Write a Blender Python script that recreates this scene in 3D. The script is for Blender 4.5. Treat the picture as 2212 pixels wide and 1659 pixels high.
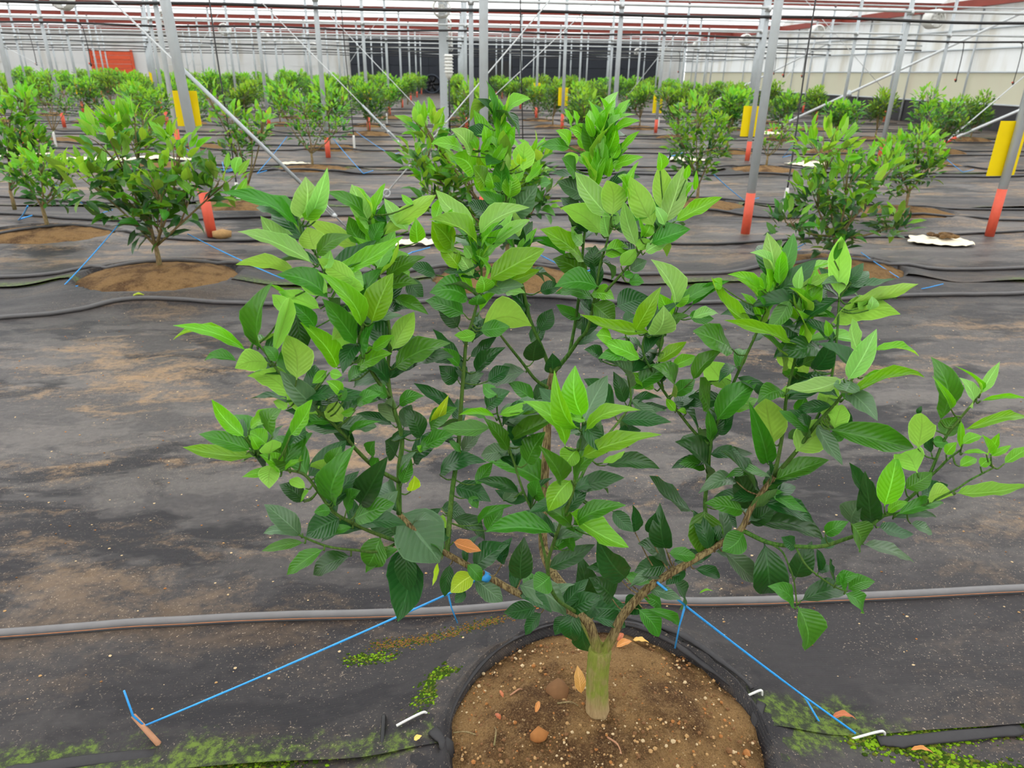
import bpy, math, random
import numpy as np
from mathutils import Matrix, Vector, noise as mnoise

rng = random.Random(7)
S = bpy.context.scene
COL = S.collection
for o in list(bpy.data.objects):
    bpy.data.objects.remove(o)

# ------------------------------------------------------------------ camera
FPX = 1540.0                                   # focal length in pixels of the 2212 x 1659 frame
YAW, PITCH, ROLL, EYE = math.radians(4.6), math.atan((829.5 - 158) / FPX), 0.016, 1.5
Fv = Vector((math.sin(YAW) * math.cos(PITCH), math.cos(YAW) * math.cos(PITCH), -math.sin(PITCH)))
R0 = Vector((math.cos(YAW), -math.sin(YAW), 0))
U0 = R0.cross(Fv)
Rv = R0 * math.cos(ROLL) + U0 * math.sin(ROLL)
Uv = U0 * math.cos(ROLL) - R0 * math.sin(ROLL)
CAM = Vector((0, 0, EYE))
cd = bpy.data.cameras.new('camera')
cam = bpy.data.objects.new('camera', cd)
COL.objects.link(cam)
cam.matrix_world = Matrix(((Rv.x, Uv.x, -Fv.x, 0), (Rv.y, Uv.y, -Fv.y, 0), (Rv.z, Uv.z, -Fv.z, EYE), (0, 0, 0, 1)))
cd.sensor_width = 36
cd.lens = FPX * 36 / 2212
cd.clip_start, cd.clip_end = 0.02, 300
cd.dof.use_dof = True
cd.dof.focus_distance = 1.7
cd.dof.aperture_fstop = 7.0
S.camera = cam

# ------------------------------------------------------------------ light: an overcast sky through the white film roof
W = bpy.data.worlds.new('overcast_sky')
S.world = W
W.use_nodes = True
W.node_tree.nodes['Background'].inputs[0].default_value = (0.95, 0.98, 1.0, 1)
W.node_tree.nodes['Background'].inputs[1].default_value = 2.75
S.view_settings.view_transform = 'Standard'
S.view_settings.look = 'None'
S.view_settings.exposure = 0.25
S.view_settings.gamma = 1.0
S.view_settings.use_curve_mapping = False

# ------------------------------------------------------------------ helpers
def ray(px, py):
    return Fv + Rv * ((px - 1106) / FPX) - Uv * ((py - 829.5) / FPX)
def at(px, py, Y):                              # the point of a pixel at the distance Y down the house
    d = ray(px, py)
    return CAM + d * (Y / d.y)
def ground(px, py, z=0.0):                      # the point of a pixel at the height z
    d = ray(px, py)
    return CAM + d * ((z - EYE) / d.z)

def lin(r, g, b):
    f = lambda c: (c / 255) / 12.92 if c <= 10 else ((c / 255 + 0.055) / 1.055) ** 2.4
    return (f(r), f(g), f(b), 1)

class Mat:
    """small node-tree builder"""
    def __init__(s, name):
        s.m = bpy.data.materials.new(name)
        s.m.use_nodes = True
        s.t = s.m.node_tree
        s.t.nodes.clear()
        s.out = s.t.nodes.new('ShaderNodeOutputMaterial')
    def n(s, typ, ins=None, **kw):
        nd = s.t.nodes.new('ShaderNode' + typ)
        for k, v in kw.items():
            setattr(nd, k, v)
        for k, v in (ins or {}).items():
            if isinstance(v, bpy.types.NodeSocket):
                s.t.links.new(v, nd.inputs[k])
            else:
                nd.inputs[k].default_value = v
        return nd
    def math(s, op, a, b=0.0, c=0.0):
        return s.n('Math', {0: a, 1: b, 2: c}, operation=op).outputs[0]
    def mix(s, f, a, b):
        nd = s.n('Mix', {0: f, 6: a, 7: b}, data_type='RGBA')
        return nd.outputs[2]
    def ramp(s, x, lo, hi):
        return s.n('MapRange', {0: x, 1: lo, 2: hi, 3: 0.0, 4: 1.0}, interpolation_type='SMOOTHSTEP').outputs[0]
    def noise(s, vec, scale, detail=3, rough=0.55):
        return s.n('TexNoise', {'Vector': vec, 'Scale': scale, 'Detail': detail, 'Roughness': rough}).outputs[0]
    def obj(s, sc=(1, 1, 1)):
        c = s.n('TexCoord').outputs['Object']
        return s.n('Mapping', {'Vector': c, 'Scale': sc}).outputs[0]
    def done(s, shader):
        s.t.links.new(shader, s.out.inputs[0])
        return s.m
    def bsdf(s, col, rough=0.5, metal=0.0, spec=0.5, normal=None):
        ins = {'Base Color': col, 'Roughness': rough, 'Metallic': metal, 'Specular IOR Level': spec}
        if normal is not None:
            ins['Normal'] = normal
        return s.n('BsdfPrincipled', ins).outputs[0]
    def bump(s, h, st=0.3, dist=0.01):
        return s.n('Bump', {'Height': h, 'Strength': st, 'Distance': dist}).outputs[0]

def simple(name, col, rough=0.5, metal=0.0, var=0.12, scale=6.0, spec=0.5):
    m = Mat(name)
    nz = m.noise(m.obj(), scale)
    c = m.mix(nz, tuple(v * (1 - var) for v in col[:3]) + (1,), tuple(min(1, v * (1 + var)) for v in col[:3]) + (1,))
    return m.done(m.bsdf(c, rough, metal, spec))

def film(name, col, trans, rough=0.6, streak=0.0):
    """white greenhouse film: lets diffused daylight through"""
    m = Mat(name)
    c = col
    if streak:
        nz = m.noise(m.obj((1.2, 1.2, 0.25)), 1.1, 4)
        c = m.mix(m.math('MULTIPLY', m.ramp(nz, 0.45, 0.75), streak), col, lin(205, 200, 185))
    tr = m.n('BsdfTranslucent', {0: c}).outputs[0]
    df = m.bsdf(c, rough, 0, 0.2)
    return m.done(m.n('MixShader', {0: trans, 1: df, 2: tr}).outputs[0])

LEAFC = {  # upper face, lower face
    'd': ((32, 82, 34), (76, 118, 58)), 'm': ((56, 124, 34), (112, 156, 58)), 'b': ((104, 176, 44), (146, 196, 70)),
    'p': ((118, 182, 56), (150, 202, 86)), 's': ((132, 190, 98), (158, 202, 108)), 'g': ((80, 110, 74), (110, 136, 90)),
    'y': ((178, 210, 56), (190, 212, 90)), 'o': ((196, 122, 70), (176, 112, 66)), 't': ((226, 180, 96), (206, 164, 92))}
def leaf_mat(k):
    m = Mat('leaf_' + k)
    up, un = [lin(*c) for c in LEAFC[k]]
    uv = m.n('TexCoord').outputs['UV']
    xyz = m.n('SeparateXYZ', {0: uv})
    au = m.math('ABSOLUTE', m.math('MULTIPLY_ADD', xyz.outputs[0], 2.0, -1.0))
    v = xyz.outputs[1]
    mid = m.math('SUBTRACT', 1.0, m.ramp(au, 0.025, 0.075))
    wv = m.math('SINE', m.math('MULTIPLY_ADD', v, 62.0, m.math('MULTIPLY', au, -16.0)))
    lat = m.math('MULTIPLY', m.ramp(wv, 0.88, 1.0), 0.2)
    edge = m.math('MULTIPLY', m.ramp(au, 0.93, 0.985), 0.5)
    rnd = m.n('ObjectInfo').outputs['Random']
    nz = m.noise(m.obj(), 9.0, 3)
    val = m.math('ADD', m.math('MULTIPLY_ADD', rnd, 0.34, 0.8), m.math('MULTIPLY', nz, 0.2))
    hue = m.math('MULTIPLY_ADD', rnd, 0.028, 0.472 if k in 'dmbs' else 0.486)
    back = m.n('NewGeometry').outputs['Backfacing']
    base = m.mix(back, up, un)
    base = m.n('HueSaturation', {'Hue': hue, 'Saturation': 1.02, 'Value': val, 'Color': base}).outputs[0]
    light = m.n('HueSaturation', {'Saturation': 0.9, 'Value': 1.75, 'Color': base}).outputs[0]
    dark = m.n('HueSaturation', {'Saturation': 1.0, 'Value': 0.78, 'Color': base}).outputs[0]
    veins = m.mix(back, light, dark)
    c = m.mix(m.math('MAXIMUM', m.math('MULTIPLY', mid, 0.75), lat), base, veins)
    c = m.mix(edge, c, light)
    h = m.math('SUBTRACT', m.math('MULTIPLY', wv, -0.5), m.math('MULTIPLY', mid, 2.0))
    nrm = m.bump(h, 0.22, 0.003)
    rough = m.n('Mix', {0: back, 2: 0.29, 3: 0.5}, data_type='FLOAT').outputs[0]
    sh = m.bsdf(c, rough, 0, 0.5, nrm)
    tcol = m.n('HueSaturation', {'Hue': 0.498, 'Saturation': 1.04, 'Value': 1.4, 'Color': c}).outputs[0]
    tr = m.n('BsdfTranslucent', {0: tcol}).outputs[0]
    tf = {'d': 0.16, 'm': 0.26, 'g': 0.12, 'o': 0.2, 't': 0.15}.get(k, 0.4)
    return m.done(m.n('MixShader', {0: tf, 1: sh, 2: tr}).outputs[0])
LM = {k: leaf_mat(k) for k in LEAFC}

def bark_mat(name, c1, c2, c3, green=0.5):
    m = Mat(name)
    nz = m.noise(m.obj((230, 230, 30)), 1.0, 5, 0.65)
    big = m.noise(m.obj((9, 9, 5)), 1.0, 2)
    c = m.mix(m.ramp(nz, 0.36, 0.66), c1, c2)
    c = m.mix(m.math('MULTIPLY', m.ramp(big, 0.4, 0.6), green), c, c3)
    return m.done(m.bsdf(c, 0.75, 0, 0.25, m.bump(nz, 0.6, 0.004)))
def trunk_mat():
    m = Mat('trunk_bark')
    nz = m.noise(m.obj((260, 260, 26)), 1.0, 5, 0.65)
    z = m.n('SeparateXYZ', {0: m.n('TexCoord').outputs['Object']}).outputs[2]
    wob = m.math('MULTIPLY_ADD', m.noise(m.obj((30, 30, 12)), 1.0, 2), 0.06, -0.03)
    zz = m.math('ADD', z, wob)
    g = m.math('MULTIPLY', m.ramp(zz, 0.025, 0.075), m.math('SUBTRACT', 1.0, m.ramp(zz, 0.19, 0.25)))
    tan = m.mix(nz, lin(126, 98, 62), lin(206, 182, 136))
    grn = m.mix(nz, lin(106, 116, 40), lin(160, 172, 78))
    bark = m.mix(m.ramp(nz, 0.38, 0.62), lin(96, 78, 52), lin(168, 150, 104))
    tan = m.mix(m.ramp(zz, 0.16, 0.24), tan, bark)
    grn = m.mix(m.math('MULTIPLY', m.ramp(m.noise(m.obj((60, 60, 30)), 1.0, 3), 0.45, 0.65), 0.5), grn, tan)
    return m.done(m.bsdf(m.mix(g, tan, grn), 0.8, 0, 0.2, m.bump(nz, 0.9, 0.005)))
M_TRUNK = trunk_mat()
M_BARK = bark_mat('striped_bark', lin(98, 78, 52), lin(172, 156, 108), lin(112, 128, 62), 0.45)
M_STEM = bark_mat('green_stem', lin(52, 92, 34), lin(88, 132, 50), lin(110, 124, 62), 0.3)
M_FARBARK = bark_mat('young_bark', lin(116, 96, 66), lin(160, 140, 100), lin(100, 110, 60), 0.4)

def mat_sheet(name, weave):
    m = Mat(name)
    co = m.obj()
    warp = m.n('TexNoise', {'Vector': m.obj((1.5, 2.5, 1)), 'Scale': 2.2, 'Detail': 3.0}).outputs['Color']
    st = m.n('VectorMath', {0: m.obj((0.5, 1.35, 1)), 1: m.n('VectorMath', {0: warp, 3: 0.35}, operation='SCALE').outputs[0]}, operation='ADD').outputs[0]
    at_m = m.n('Attribute', attribute_name='moss').outputs['Fac']
    at_d = m.n('Attribute', attribute_name='dirt').outputs['Fac']
    n1 = m.noise(st, 1.5, 6, 0.62)
    n1b = m.noise(st, 3.6, 5, 0.6)
    n2 = m.noise(st, 2.7, 7, 0.7)
    n3 = m.noise(co, 7.0, 5, 0.6)
    n4 = m.noise(co, 150.0, 2, 0.75)
    fine = m.noise(co, 42.0, 5, 0.75)
    path = m.n('Attribute', attribute_name='path').outputs['Fac']
    dust = m.math('MULTIPLY_ADD', path, 0.75, 0.2)
    blk = m.mix(n3, lin(19, 17, 20), lin(31, 28, 31))
    grain = m.math('MULTIPLY', m.math('MULTIPLY_ADD', fine, 1.3, 0.15), dust)
    c = m.mix(m.math('MULTIPLY', m.math('MULTIPLY', m.ramp(n1, 0.45, 0.515), 0.62), grain), blk, lin(104, 99, 96))   # grey dust films with tide lines
    c = m.mix(m.math('MULTIPLY', m.math('MULTIPLY', m.ramp(n1b, 0.48, 0.6), 0.6), grain), c, lin(116, 110, 104))
    tv = m.math('ADD', m.math('ADD', n2, m.math('MULTIPLY', fine, 0.3)), m.math('MULTIPLY', at_d, 0.17))
    c = m.mix(m.math('MULTIPLY', m.math('MULTIPLY', m.ramp(tv, 0.69 if weave else 0.64, 0.88), 0.8), m.math('MULTIPLY_ADD', path, 0.85, 0.15)), c, lin(158, 128, 92))                                        # washed-in soil
    speck = m.math('MULTIPLY', m.ramp(n4, 0.62, 0.7), m.ramp(n2, 0.36, 0.58))
    c = m.mix(m.math('MULTIPLY', speck, 0.7), c, lin(176, 158, 136))
    gm = m.ramp(m.math('ADD', m.math('MULTIPLY', at_m, 0.75), m.math('ADD', m.math('MULTIPLY', n3, 0.62), m.math('MULTIPLY', fine, 0.38))), 0.88 if weave else 0.7, 1.08 if weave else 1.02)
    gcol = m.mix(m.ramp(fine, 0.42, 0.64), lin(36, 46, 14), lin(98, 124, 24))
    c = m.mix(m.math('MULTIPLY', gm, 0.85), c, gcol)                                                                   # algae and moss
    h = fine
    if weave:
        w1 = m.n('TexWave', {'Vector': co, 'Scale': 95.0}, wave_type='BANDS', bands_direction='X').outputs[1]
        w2 = m.n('TexWave', {'Vector': co, 'Scale': 95.0}, wave_type='BANDS', bands_direction='Y').outputs[1]
        w = m.math('MULTIPLY', w1, w2)
        c = m.mix(m.math('MULTIPLY', w, 0.13), c, lin(130, 128, 132))
        h = m.math('ADD', m.math('MULTIPLY', fine, 0.5), w)
    ln = m.noise(m.obj((0.7, 2.2, 1)), 3.0, 3)
    nrm = m.n('Bump', {'Height': m.math('MULTIPLY', ln, 1.0), 'Strength': 0.5, 'Distance': 0.03, 'Normal': m.bump(h, 0.25, 0.002)}).outputs[0]
    return m.done(m.bsdf(c, 0.5, 0, 0.24, nrm))
M_SHEET = mat_sheet('woven_sheet', True)
M_SHEETFAR = mat_sheet('woven_sheet_plain', False)
M_EDGE = simple('black_fabric', lin(40, 38, 40), 0.6, 0, 0.35, 60)

def soil_mat():
    m = Mat('soil')
    co = m.obj()
    n1 = m.noise(co, 6.0, 5, 0.6)
    n2 = m.noise(co, 55.0, 5, 0.7)
    n3 = m.n('TexVoronoi', {'Vector': co, 'Scale': 95.0}).outputs['Distance']
    pick = m.noise(co, 70.0, 1)
    c = m.mix(m.ramp(n1, 0.38, 0.6), lin(104, 74, 46), lin(172, 134, 86))
    c = m.mix(m.math('MULTIPLY', m.ramp(n2, 0.5, 0.72), 0.6), c, lin(188, 150, 104))
    c = m.mix(m.math('MULTIPLY', m.math('SUBTRACT', 1.0, m.ramp(n2, 0.28, 0.42)), 0.65), c, lin(58, 38, 26))
    c = m.mix(m.math('MULTIPLY', m.math('SUBTRACT', 1.0, m.ramp(n3, 0.16, 0.3)), m.ramp(pick, 0.56, 0.66)), c, lin(204, 172, 128))
    n5 = m.noise(co, 240.0, 3, 0.8)
    c = m.mix(m.math('MULTIPLY', m.ramp(n5, 0.52, 0.66), 0.55), c, lin(206, 168, 116))
    c = m.mix(m.math('MULTIPLY', m.math('SUBTRACT', 1.0, m.ramp(n5, 0.34, 0.46)), 0.6), c, lin(62, 42, 26))
    h = m.math('ADD', m.math('MULTIPLY', n5, 0.5), m.math('ADD', m.math('MULTIPLY', n2, 1.0), m.math('MULTIPLY', n1, 1.2)))
    return m.done(m.bsdf(c, 0.9, 0, 0.2, m.bump(h, 1.0, 0.03)))
M_SOIL = soil_mat()
M_STONE = [simple('pebble_' + n, lin(*c), 0.85, 0, 0.3, 40, 0.2) for n, c in (('tan', (176, 140, 94)), ('pale', (200, 176, 138)), ('rust', (164, 110, 62)), ('grey', (126, 108, 92)), ('brown', (122, 88, 58)))]
M_STEEL = simple('galvanised_steel', lin(186, 193, 196), 0.5, 0.15, 0.12, 9)
M_STEEL2 = simple('pale_pipe', lin(206, 210, 210), 0.45, 0.25, 0.1, 9)
M_ORANGE = simple('orange_paint', lin(224, 92, 66), 0.55, 0, 0.18, 14)
M_YELLOW = film('yellow_card', lin(252, 232, 30), 0.35, 0.4)
M_BLUE = simple('blue_twine', lin(56, 164, 244), 0.4, 0, 0.15, 60)
M_HOSE = simple('black_hose', lin(50, 49, 50), 0.42, 0, 0.4, 5, 0.6)
M_HOSEGREY = simple('grey_black_hose', lin(112, 110, 110), 0.5, 0, 0.3, 14, 0.6)
M_HOSELINE = simple('rusty_stripe', lin(196, 128, 84), 0.7, 0, 0.35, 30)
M_BLACK = simple('black_plastic', lin(30, 30, 31), 0.45)
M_WHITEPL = simple('white_plastic', lin(226, 226, 220), 0.45)
M_RED = simple('red_oxide_beam', lin(136, 54, 40), 0.6, 0, 0.2, 2)
M_NAVY = simple('dark_navy_panel', lin(30, 36, 46), 0.6, 0, 0.25, 1.2)
M_NAVY2 = simple('navy_seam', lin(46, 54, 66), 0.6, 0, 0.2, 2)
M_DOOR = simple('orange_shutter', lin(214, 84, 44), 0.55, 0, 0.15, 3)
M_SKIRT = simple('black_skirt_film', lin(44, 44, 47), 0.5, 0, 0.3, 3)
M_CLOTH = simple('cream_cloth', lin(238, 226, 198), 0.9, 0, 0.1, 9)
M_WOOD = simple('wood_stake', lin(176, 128, 96), 0.8, 0, 0.3, 60)
M_MOSS = [simple('moss_' + n, lin(*c), 0.95, 0, 0.4, 50, 0.1) for n, c in (('bright', (112, 148, 26)), ('deep', (52, 74, 18)), ('olive', (92, 98, 34)), ('brown', (122, 88, 46)))]
M_ROOF = film('roof_film', (0.97, 0.96, 0.95, 1), 0.62)
M_WALLF = film('wall_film', (0.84, 0.85, 0.84, 1), 0.27, 0.6, 0.7)
M_WALLC = film('clear_lower_film', lin(206, 204, 188), 0.42, 0.4, 0.9)

def flatten(b, path, kz=0.45, kx=1.7):
    """press a round tube into a flat fold of cloth"""
    n = len(b.v) // len(path)
    for i, p in enumerate(path):
        for k in range(n):
            q = Vector(b.v[i * n + k])
            d = q - p
            b.v[i * n + k] = (p.x + d.x * kx, p.y + d.y * kx, p.z + d.z * kz)

class MB:
    """collects geometry for one mesh object"""
    def __init__(s):
        s.v, s.f, s.mi = [], [], []
    def add(s, verts, faces, mi=0):
        o = len(s.v)
        s.v.extend([tuple(p) for p in verts])
        s.f.extend([tuple(i + o for i in q) for q in faces])
        s.mi.extend([mi] * len(faces))
    def box(s, c, size, rot=None, mi=0):
        x, y, z = [k / 2 for k in size]
        vs = [Vector(p) for p in ((-x, -y, -z), (x, -y, -z), (x, y, -z), (-x, y, -z), (-x, -y, z), (x, -y, z), (x, y, z), (-x, y, z))]
        if rot is not None:
            vs = [rot @ p for p in vs]
        s.add([p + Vector(c) for p in vs], [(3, 2, 1, 0), (4, 5, 6, 7), (0, 1, 5, 4), (1, 2, 6, 5), (2, 3, 7, 6), (3, 0, 4, 7)], mi)
    def tube(s, pts, rad, n=8, mi=0, cap=True):
        pts = [Vector(p) for p in pts]
        if not hasattr(rad, '__len__'):
            rad = [rad] * len(pts)
        t = (pts[1] - pts[0]).normalized()
        a = t.orthogonal().normalized()
        vs, fs = [], []
        for i, p in enumerate(pts):
            d = (pts[min(i + 1, len(pts) - 1)] - pts[max(i - 1, 0)])
            if d.length > 1e-9:
                t = d.normalized()
            a = (a - t * a.dot(t)).normalized()
            b = t.cross(a)
            for k in range(n):
                q = 2 * math.pi * k / n
                vs.append(p + (a * math.cos(q) + b * math.sin(q)) * rad[i])
        for i in range(len(pts) - 1):
            for k in range(n):
                fs.append((i * n + k, i * n + (k + 1) % n, (i + 1) * n + (k + 1) % n, (i + 1) * n + k))
        if cap:
            fs.append(tuple(range(n - 1, -1, -1)))
            fs.append(tuple(range((len(pts) - 1) * n, len(pts) * n)))
        s.add(vs, fs, mi)
    def blob(s, c, r, sq=(1, 1, 1), jit=0.2, mi=0, rnd=rng):
        """a lumpy pebble: 12-point icosahedron"""
        g = (1 + 5 ** 0.5) / 2
        vs = [(-1, g, 0), (1, g, 0), (-1, -g, 0), (1, -g, 0), (0, -1, g), (0, 1, g), (0, -1, -g), (0, 1, -g), (g, 0, -1), (g, 0, 1), (-g, 0, -1), (-g, 0, 1)]
        fs = [(0, 11, 5), (0, 5, 1), (0, 1, 7), (0, 7, 10), (0, 10, 11), (1, 5, 9), (5, 11, 4), (11, 10, 2), (10, 7, 6), (7, 1, 8), (3, 9, 4), (3, 4, 2), (3, 2, 6), (3, 6, 8), (3, 8, 9), (4, 9, 5), (2, 4, 11), (6, 2, 10), (8, 6, 7), (9, 8, 1)]
        k = r / 1.9
        s.add([(c[0] + x * k * sq[0] * (1 + rnd.uniform(-jit, jit)), c[1] + y * k * sq[1] * (1 + rnd.uniform(-jit, jit)), c[2] + z * k * sq[2] * (1 + rnd.uniform(-jit, jit))) for x, y, z in vs], fs, mi)
    def mesh(s, name, mats, smooth=True):
        me = bpy.data.meshes.new(name)
        me.from_pydata(s.v, [], s.f)
        for m in (mats if isinstance(mats, (list, tuple)) else [mats]):
            me.materials.append(m)
        me.polygons.foreach_set('material_index', s.mi)
        me.polygons.foreach_set('use_smooth', [smooth] * len(s.f))
        me.update()
        return me
    def build(s, name, mats, parent=None, smooth=True, loc=None):
        """loc: the object's origin; vertices were given in world space (or in the parent's space)"""
        if loc is not None:
            l = Vector(loc)
            s.v = [tuple(Vector(p) - l) for p in s.v]
        return put(name, s.mesh(name, mats, smooth), parent, loc)

def put(name, data, parent=None, loc=None):
    o = bpy.data.objects.new(name, data)
    COL.objects.link(o)
    if loc is not None:
        o.location = loc
    if parent is not None:
        o.parent = parent
    return o
def tag(o, label=None, cat=None, group=None, kind=None):
    for k, v in (('label', label), ('category', cat), ('group', group), ('kind', kind)):
        if v:
            o[k] = v
    return o
def empty(name, loc, label, cat, group=None):
    o = put(name, None, None, loc)
    o.empty_display_size = 0.1
    return tag(o, label, cat, group)
def copy_tree(o, parent=None):
    c = o.copy()
    COL.objects.link(c)
    c.parent = parent
    for ch in KIDS.get(o.name, []):
        copy_tree(ch, c)
    return c
KIDS = {}
def remember(o):
    KIDS[o.name] = [c for c in COL.objects if c.parent == o]
    for c in KIDS[o.name]:
        remember(c)

def spline(pts, step=None, k=5):
    """Catmull-Rom through the points"""
    P = [Vector(p) for p in pts]
    P = [P[0] * 2 - P[1]] + P + [P[-1] * 2 - P[-2]]
    out = []
    for i in range(1, len(P) - 2):
        for j in range(k):
            t = j / k
            a, b, c, d = P[i - 1], P[i], P[i + 1], P[i + 2]
            out.append(0.5 * ((2 * b) + (c - a) * t + (2 * a - 5 * b + 4 * c - d) * t * t + (3 * b - a - 3 * c + d) * t ** 3))
    out.append(P[-2])
    return out

# ------------------------------------------------------------------ layout of the house
GX = [0.30 + 2.63 * n for n in range(-16, 7)]            # lines of posts and trees
POLE_Y = [7.05 + 6.8 * k for k in range(8)]              # rows of posts
TREE_Y = [8.65, 12.1] + [12.1 + 3.4 * k for k in range(1, 13)]
ORD = ['first', 'second', 'third', 'fourth', 'fifth', 'sixth', 'seventh', 'eighth', 'ninth', 'tenth', 'eleventh', 'twelfth', 'thirteenth', 'fourteenth', 'fifteenth', 'sixteenth']
BACK, RIGHT, LEFT, FRONT, EAVES = 57.5, 17.3, -43.0, -13.5, 3.85
SEAMS = [1.22, 5.25, 8.65, 12.1, 15.5]
MOUNDS = []                                              # x, y, radius in x, radius in y, height

def f_mound(x, y):
    """height that a ground sheet gains where soil is heaped under it; it is cut away over the heap itself"""
    h = 0.0
    for mx, my, rx, ry, hh in MOUNDS:
        dx, dy = (x - mx) / rx, (y - my) / ry
        d = dx * dx + dy * dy
        if d < 7:
            d = math.sqrt(d)
            if d < 1.0:
                return -0.05 if d < 0.93 else (-0.05 + (0.05 + 0.45 * hh) * (d - 0.93) / 0.07)
            h = max(h, 0.45 * hh * math.exp(-((d - 1.0) / 0.42) ** 2))
    return h
def wrinkle(x, y):
    v = mnoise.noise(Vector((x * 0.55, y * 1.1, 3.1))) * 0.016 + mnoise.noise(Vector((x * 1.6, y * 3.2, 9.7))) * 0.007
    return v + 0.004 * mnoise.noise(Vector((x * 5, y * 7, 1.3)))
def sheet_z(x, y):
    return 0.03 + wrinkle(x, y) + f_mound(x, y)
def dome(r, hh):
    return 0.01 + hh * (1 - 0.6 * min(1.0, r) ** 2.2) if r < 1.0 else (0.01 + 0.4 * hh) * max(0.0, 1 - (r - 1.0) / 0.12)

# soil heaps: the near tree, the second row, then the grid
hand_bases = {}
MOUNDS.append((0.33, 1.185, 0.375, 0.36, 0.115))
for (px, py) in ((345, 580), (1095, 585), (1795, 562)):
    b = ground(px, py, 0.12)
    MOUNDS.append((b.x, b.y - 0.05, 0.56, 0.48, 0.13))
for (px, py) in ((105, 497), (535, 436), (1505, 436), (1955, 452), (2015, 352), (320, 352), (675, 360), (1650, 362), (120, 300)):
    b = ground(px, py, 0.1)
    MOUNDS.append((b.x, b.y, 0.58, 0.45, 0.11))
NHAND = len(MOUNDS)

# ------------------------------------------------------------------ the shell
b = MB()
b.add([(LEFT, FRONT, -0.02), (RIGHT, FRONT, -0.02), (RIGHT, BACK, -0.02), (LEFT, BACK, -0.02)], [(0, 1, 2, 3)])
tag(b.build('floor', M_SOIL), 'bare brown soil under the black ground sheets', kind='structure')
b = MB()
ys = [FRONT] + [0.25 - 6.8] + [0.25 + 6.8 * k for k in range(0, 9)]
ys = sorted(set([FRONT] + [POLE_Y[0] - 6.8 * k for k in range(1, 4)] + POLE_Y + [BACK]))
ys = [y for y in ys if FRONT <= y <= BACK]
for y0, y1 in zip(ys[:-1], ys[1:]):
    rows = []
    for i in range(9):
        t = i / 8
        rows.append((y0 + (y1 - y0) * t, EAVES + 0.12 + 0.85 * math.sin(math.pi * t)))
    vs = [(x, y, z) for (y, z) in rows for x in (LEFT, RIGHT)]
    b.add(vs, [(2 * i, 2 * i + 1, 2 * i + 3, 2 * i + 2) for i in range(8)])
tag(b.build('ceiling', M_ROOF), 'white translucent film roof in shallow arched bays', kind='structure')
tn = [0]
def trim(b, mat, label=None, smooth=False):
    tn[0] += 1
    return tag(b.build('trim_%d' % tn[0], mat, smooth=smooth), label, kind='structure')
for i, y in enumerate(ys[1:-1] + [BACK - 0.3]):          # red gutter beams across the house
    b = MB()
    b.box(((LEFT + RIGHT) / 2, y, EAVES + 0.08), (RIGHT - LEFT, 0.03, 0.2))
    b.box(((LEFT + RIGHT) / 2, y, EAVES + 0.18), (RIGHT - LEFT, 0.14, 0.02))
    b.box(((LEFT + RIGHT) / 2, y, EAVES - 0.02), (RIGHT - LEFT, 0.14, 0.02))
    trim(b, M_RED, 'red oxide gutter beam across the roof')
b = MB()
b.box((RIGHT - 0.12, (FRONT + BACK) / 2, EAVES - 0.02), (0.1, BACK - FRONT, 0.24))
b.box((RIGHT - 0.2, (FRONT + BACK) / 2, EAVES - 0.14), (0.2, BACK - FRONT, 0.02))
trim(b, M_RED, 'red oxide eaves beam along the side wall')
# right wall: black skirt, clear lower film, white film in courses
wr = tag(put('wall_right', None, None, (RIGHT, 0, 0)), kind='structure')
def wall_band(name, z0, z1, mat, parent, x=RIGHT):
    b = MB()
    b.box((x + 0.01, (FRONT + BACK) / 2, (z0 + z1) / 2), (0.02, BACK - FRONT, z1 - z0))
    return b.build(name, mat, parent, False, None if parent is None else None)
wr.location = (0, 0, 0)
wall_band('clear_panel', 0.78, 1.75, M_WALLC, wr)
wall_band('film_panel', 1.75, 2.45, M_WALLF, wr)
wall_band('film_panel', 2.45, 3.05, M_WALLF, wr)
wall_band('film_panel', 3.05, EAVES + 1.2, M_WALLF, wr)
wall_band('skirt', 0.0, 0.78, M_SKIRT, wr, RIGHT - 0.05)
for z in (0.80, 1.75, 2.45, 3.05):
    b = MB()
    b.tube([(RIGHT - 0.06, FRONT, z), (RIGHT - 0.06, BACK, z)], 0.03, 6)
    b.build('rail', M_STEEL, wr)
for i, y in enumerate(np.arange(FRONT + 1, BACK, 3.4)):
    b = MB()
    b.tube([(RIGHT - 0.1, y, 0), (RIGHT - 0.1, y, EAVES)], 0.035, 8)
    b.build('wall_post', M_STEEL, wr)
for nm, x0, x1, y0, y1 in (('wall_left', LEFT, LEFT + 0.02, FRONT, BACK), ('wall_front', LEFT, RIGHT, FRONT, FRONT + 0.02)):
    b = MB()
    b.box(((x0 + x1) / 2, (y0 + y1) / 2, (EAVES + 1.2) / 2), (x1 - x0, y1 - y0, EAVES + 1.2))
    tag(b.build(nm, M_WALLF, smooth=False), kind='structure')
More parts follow.
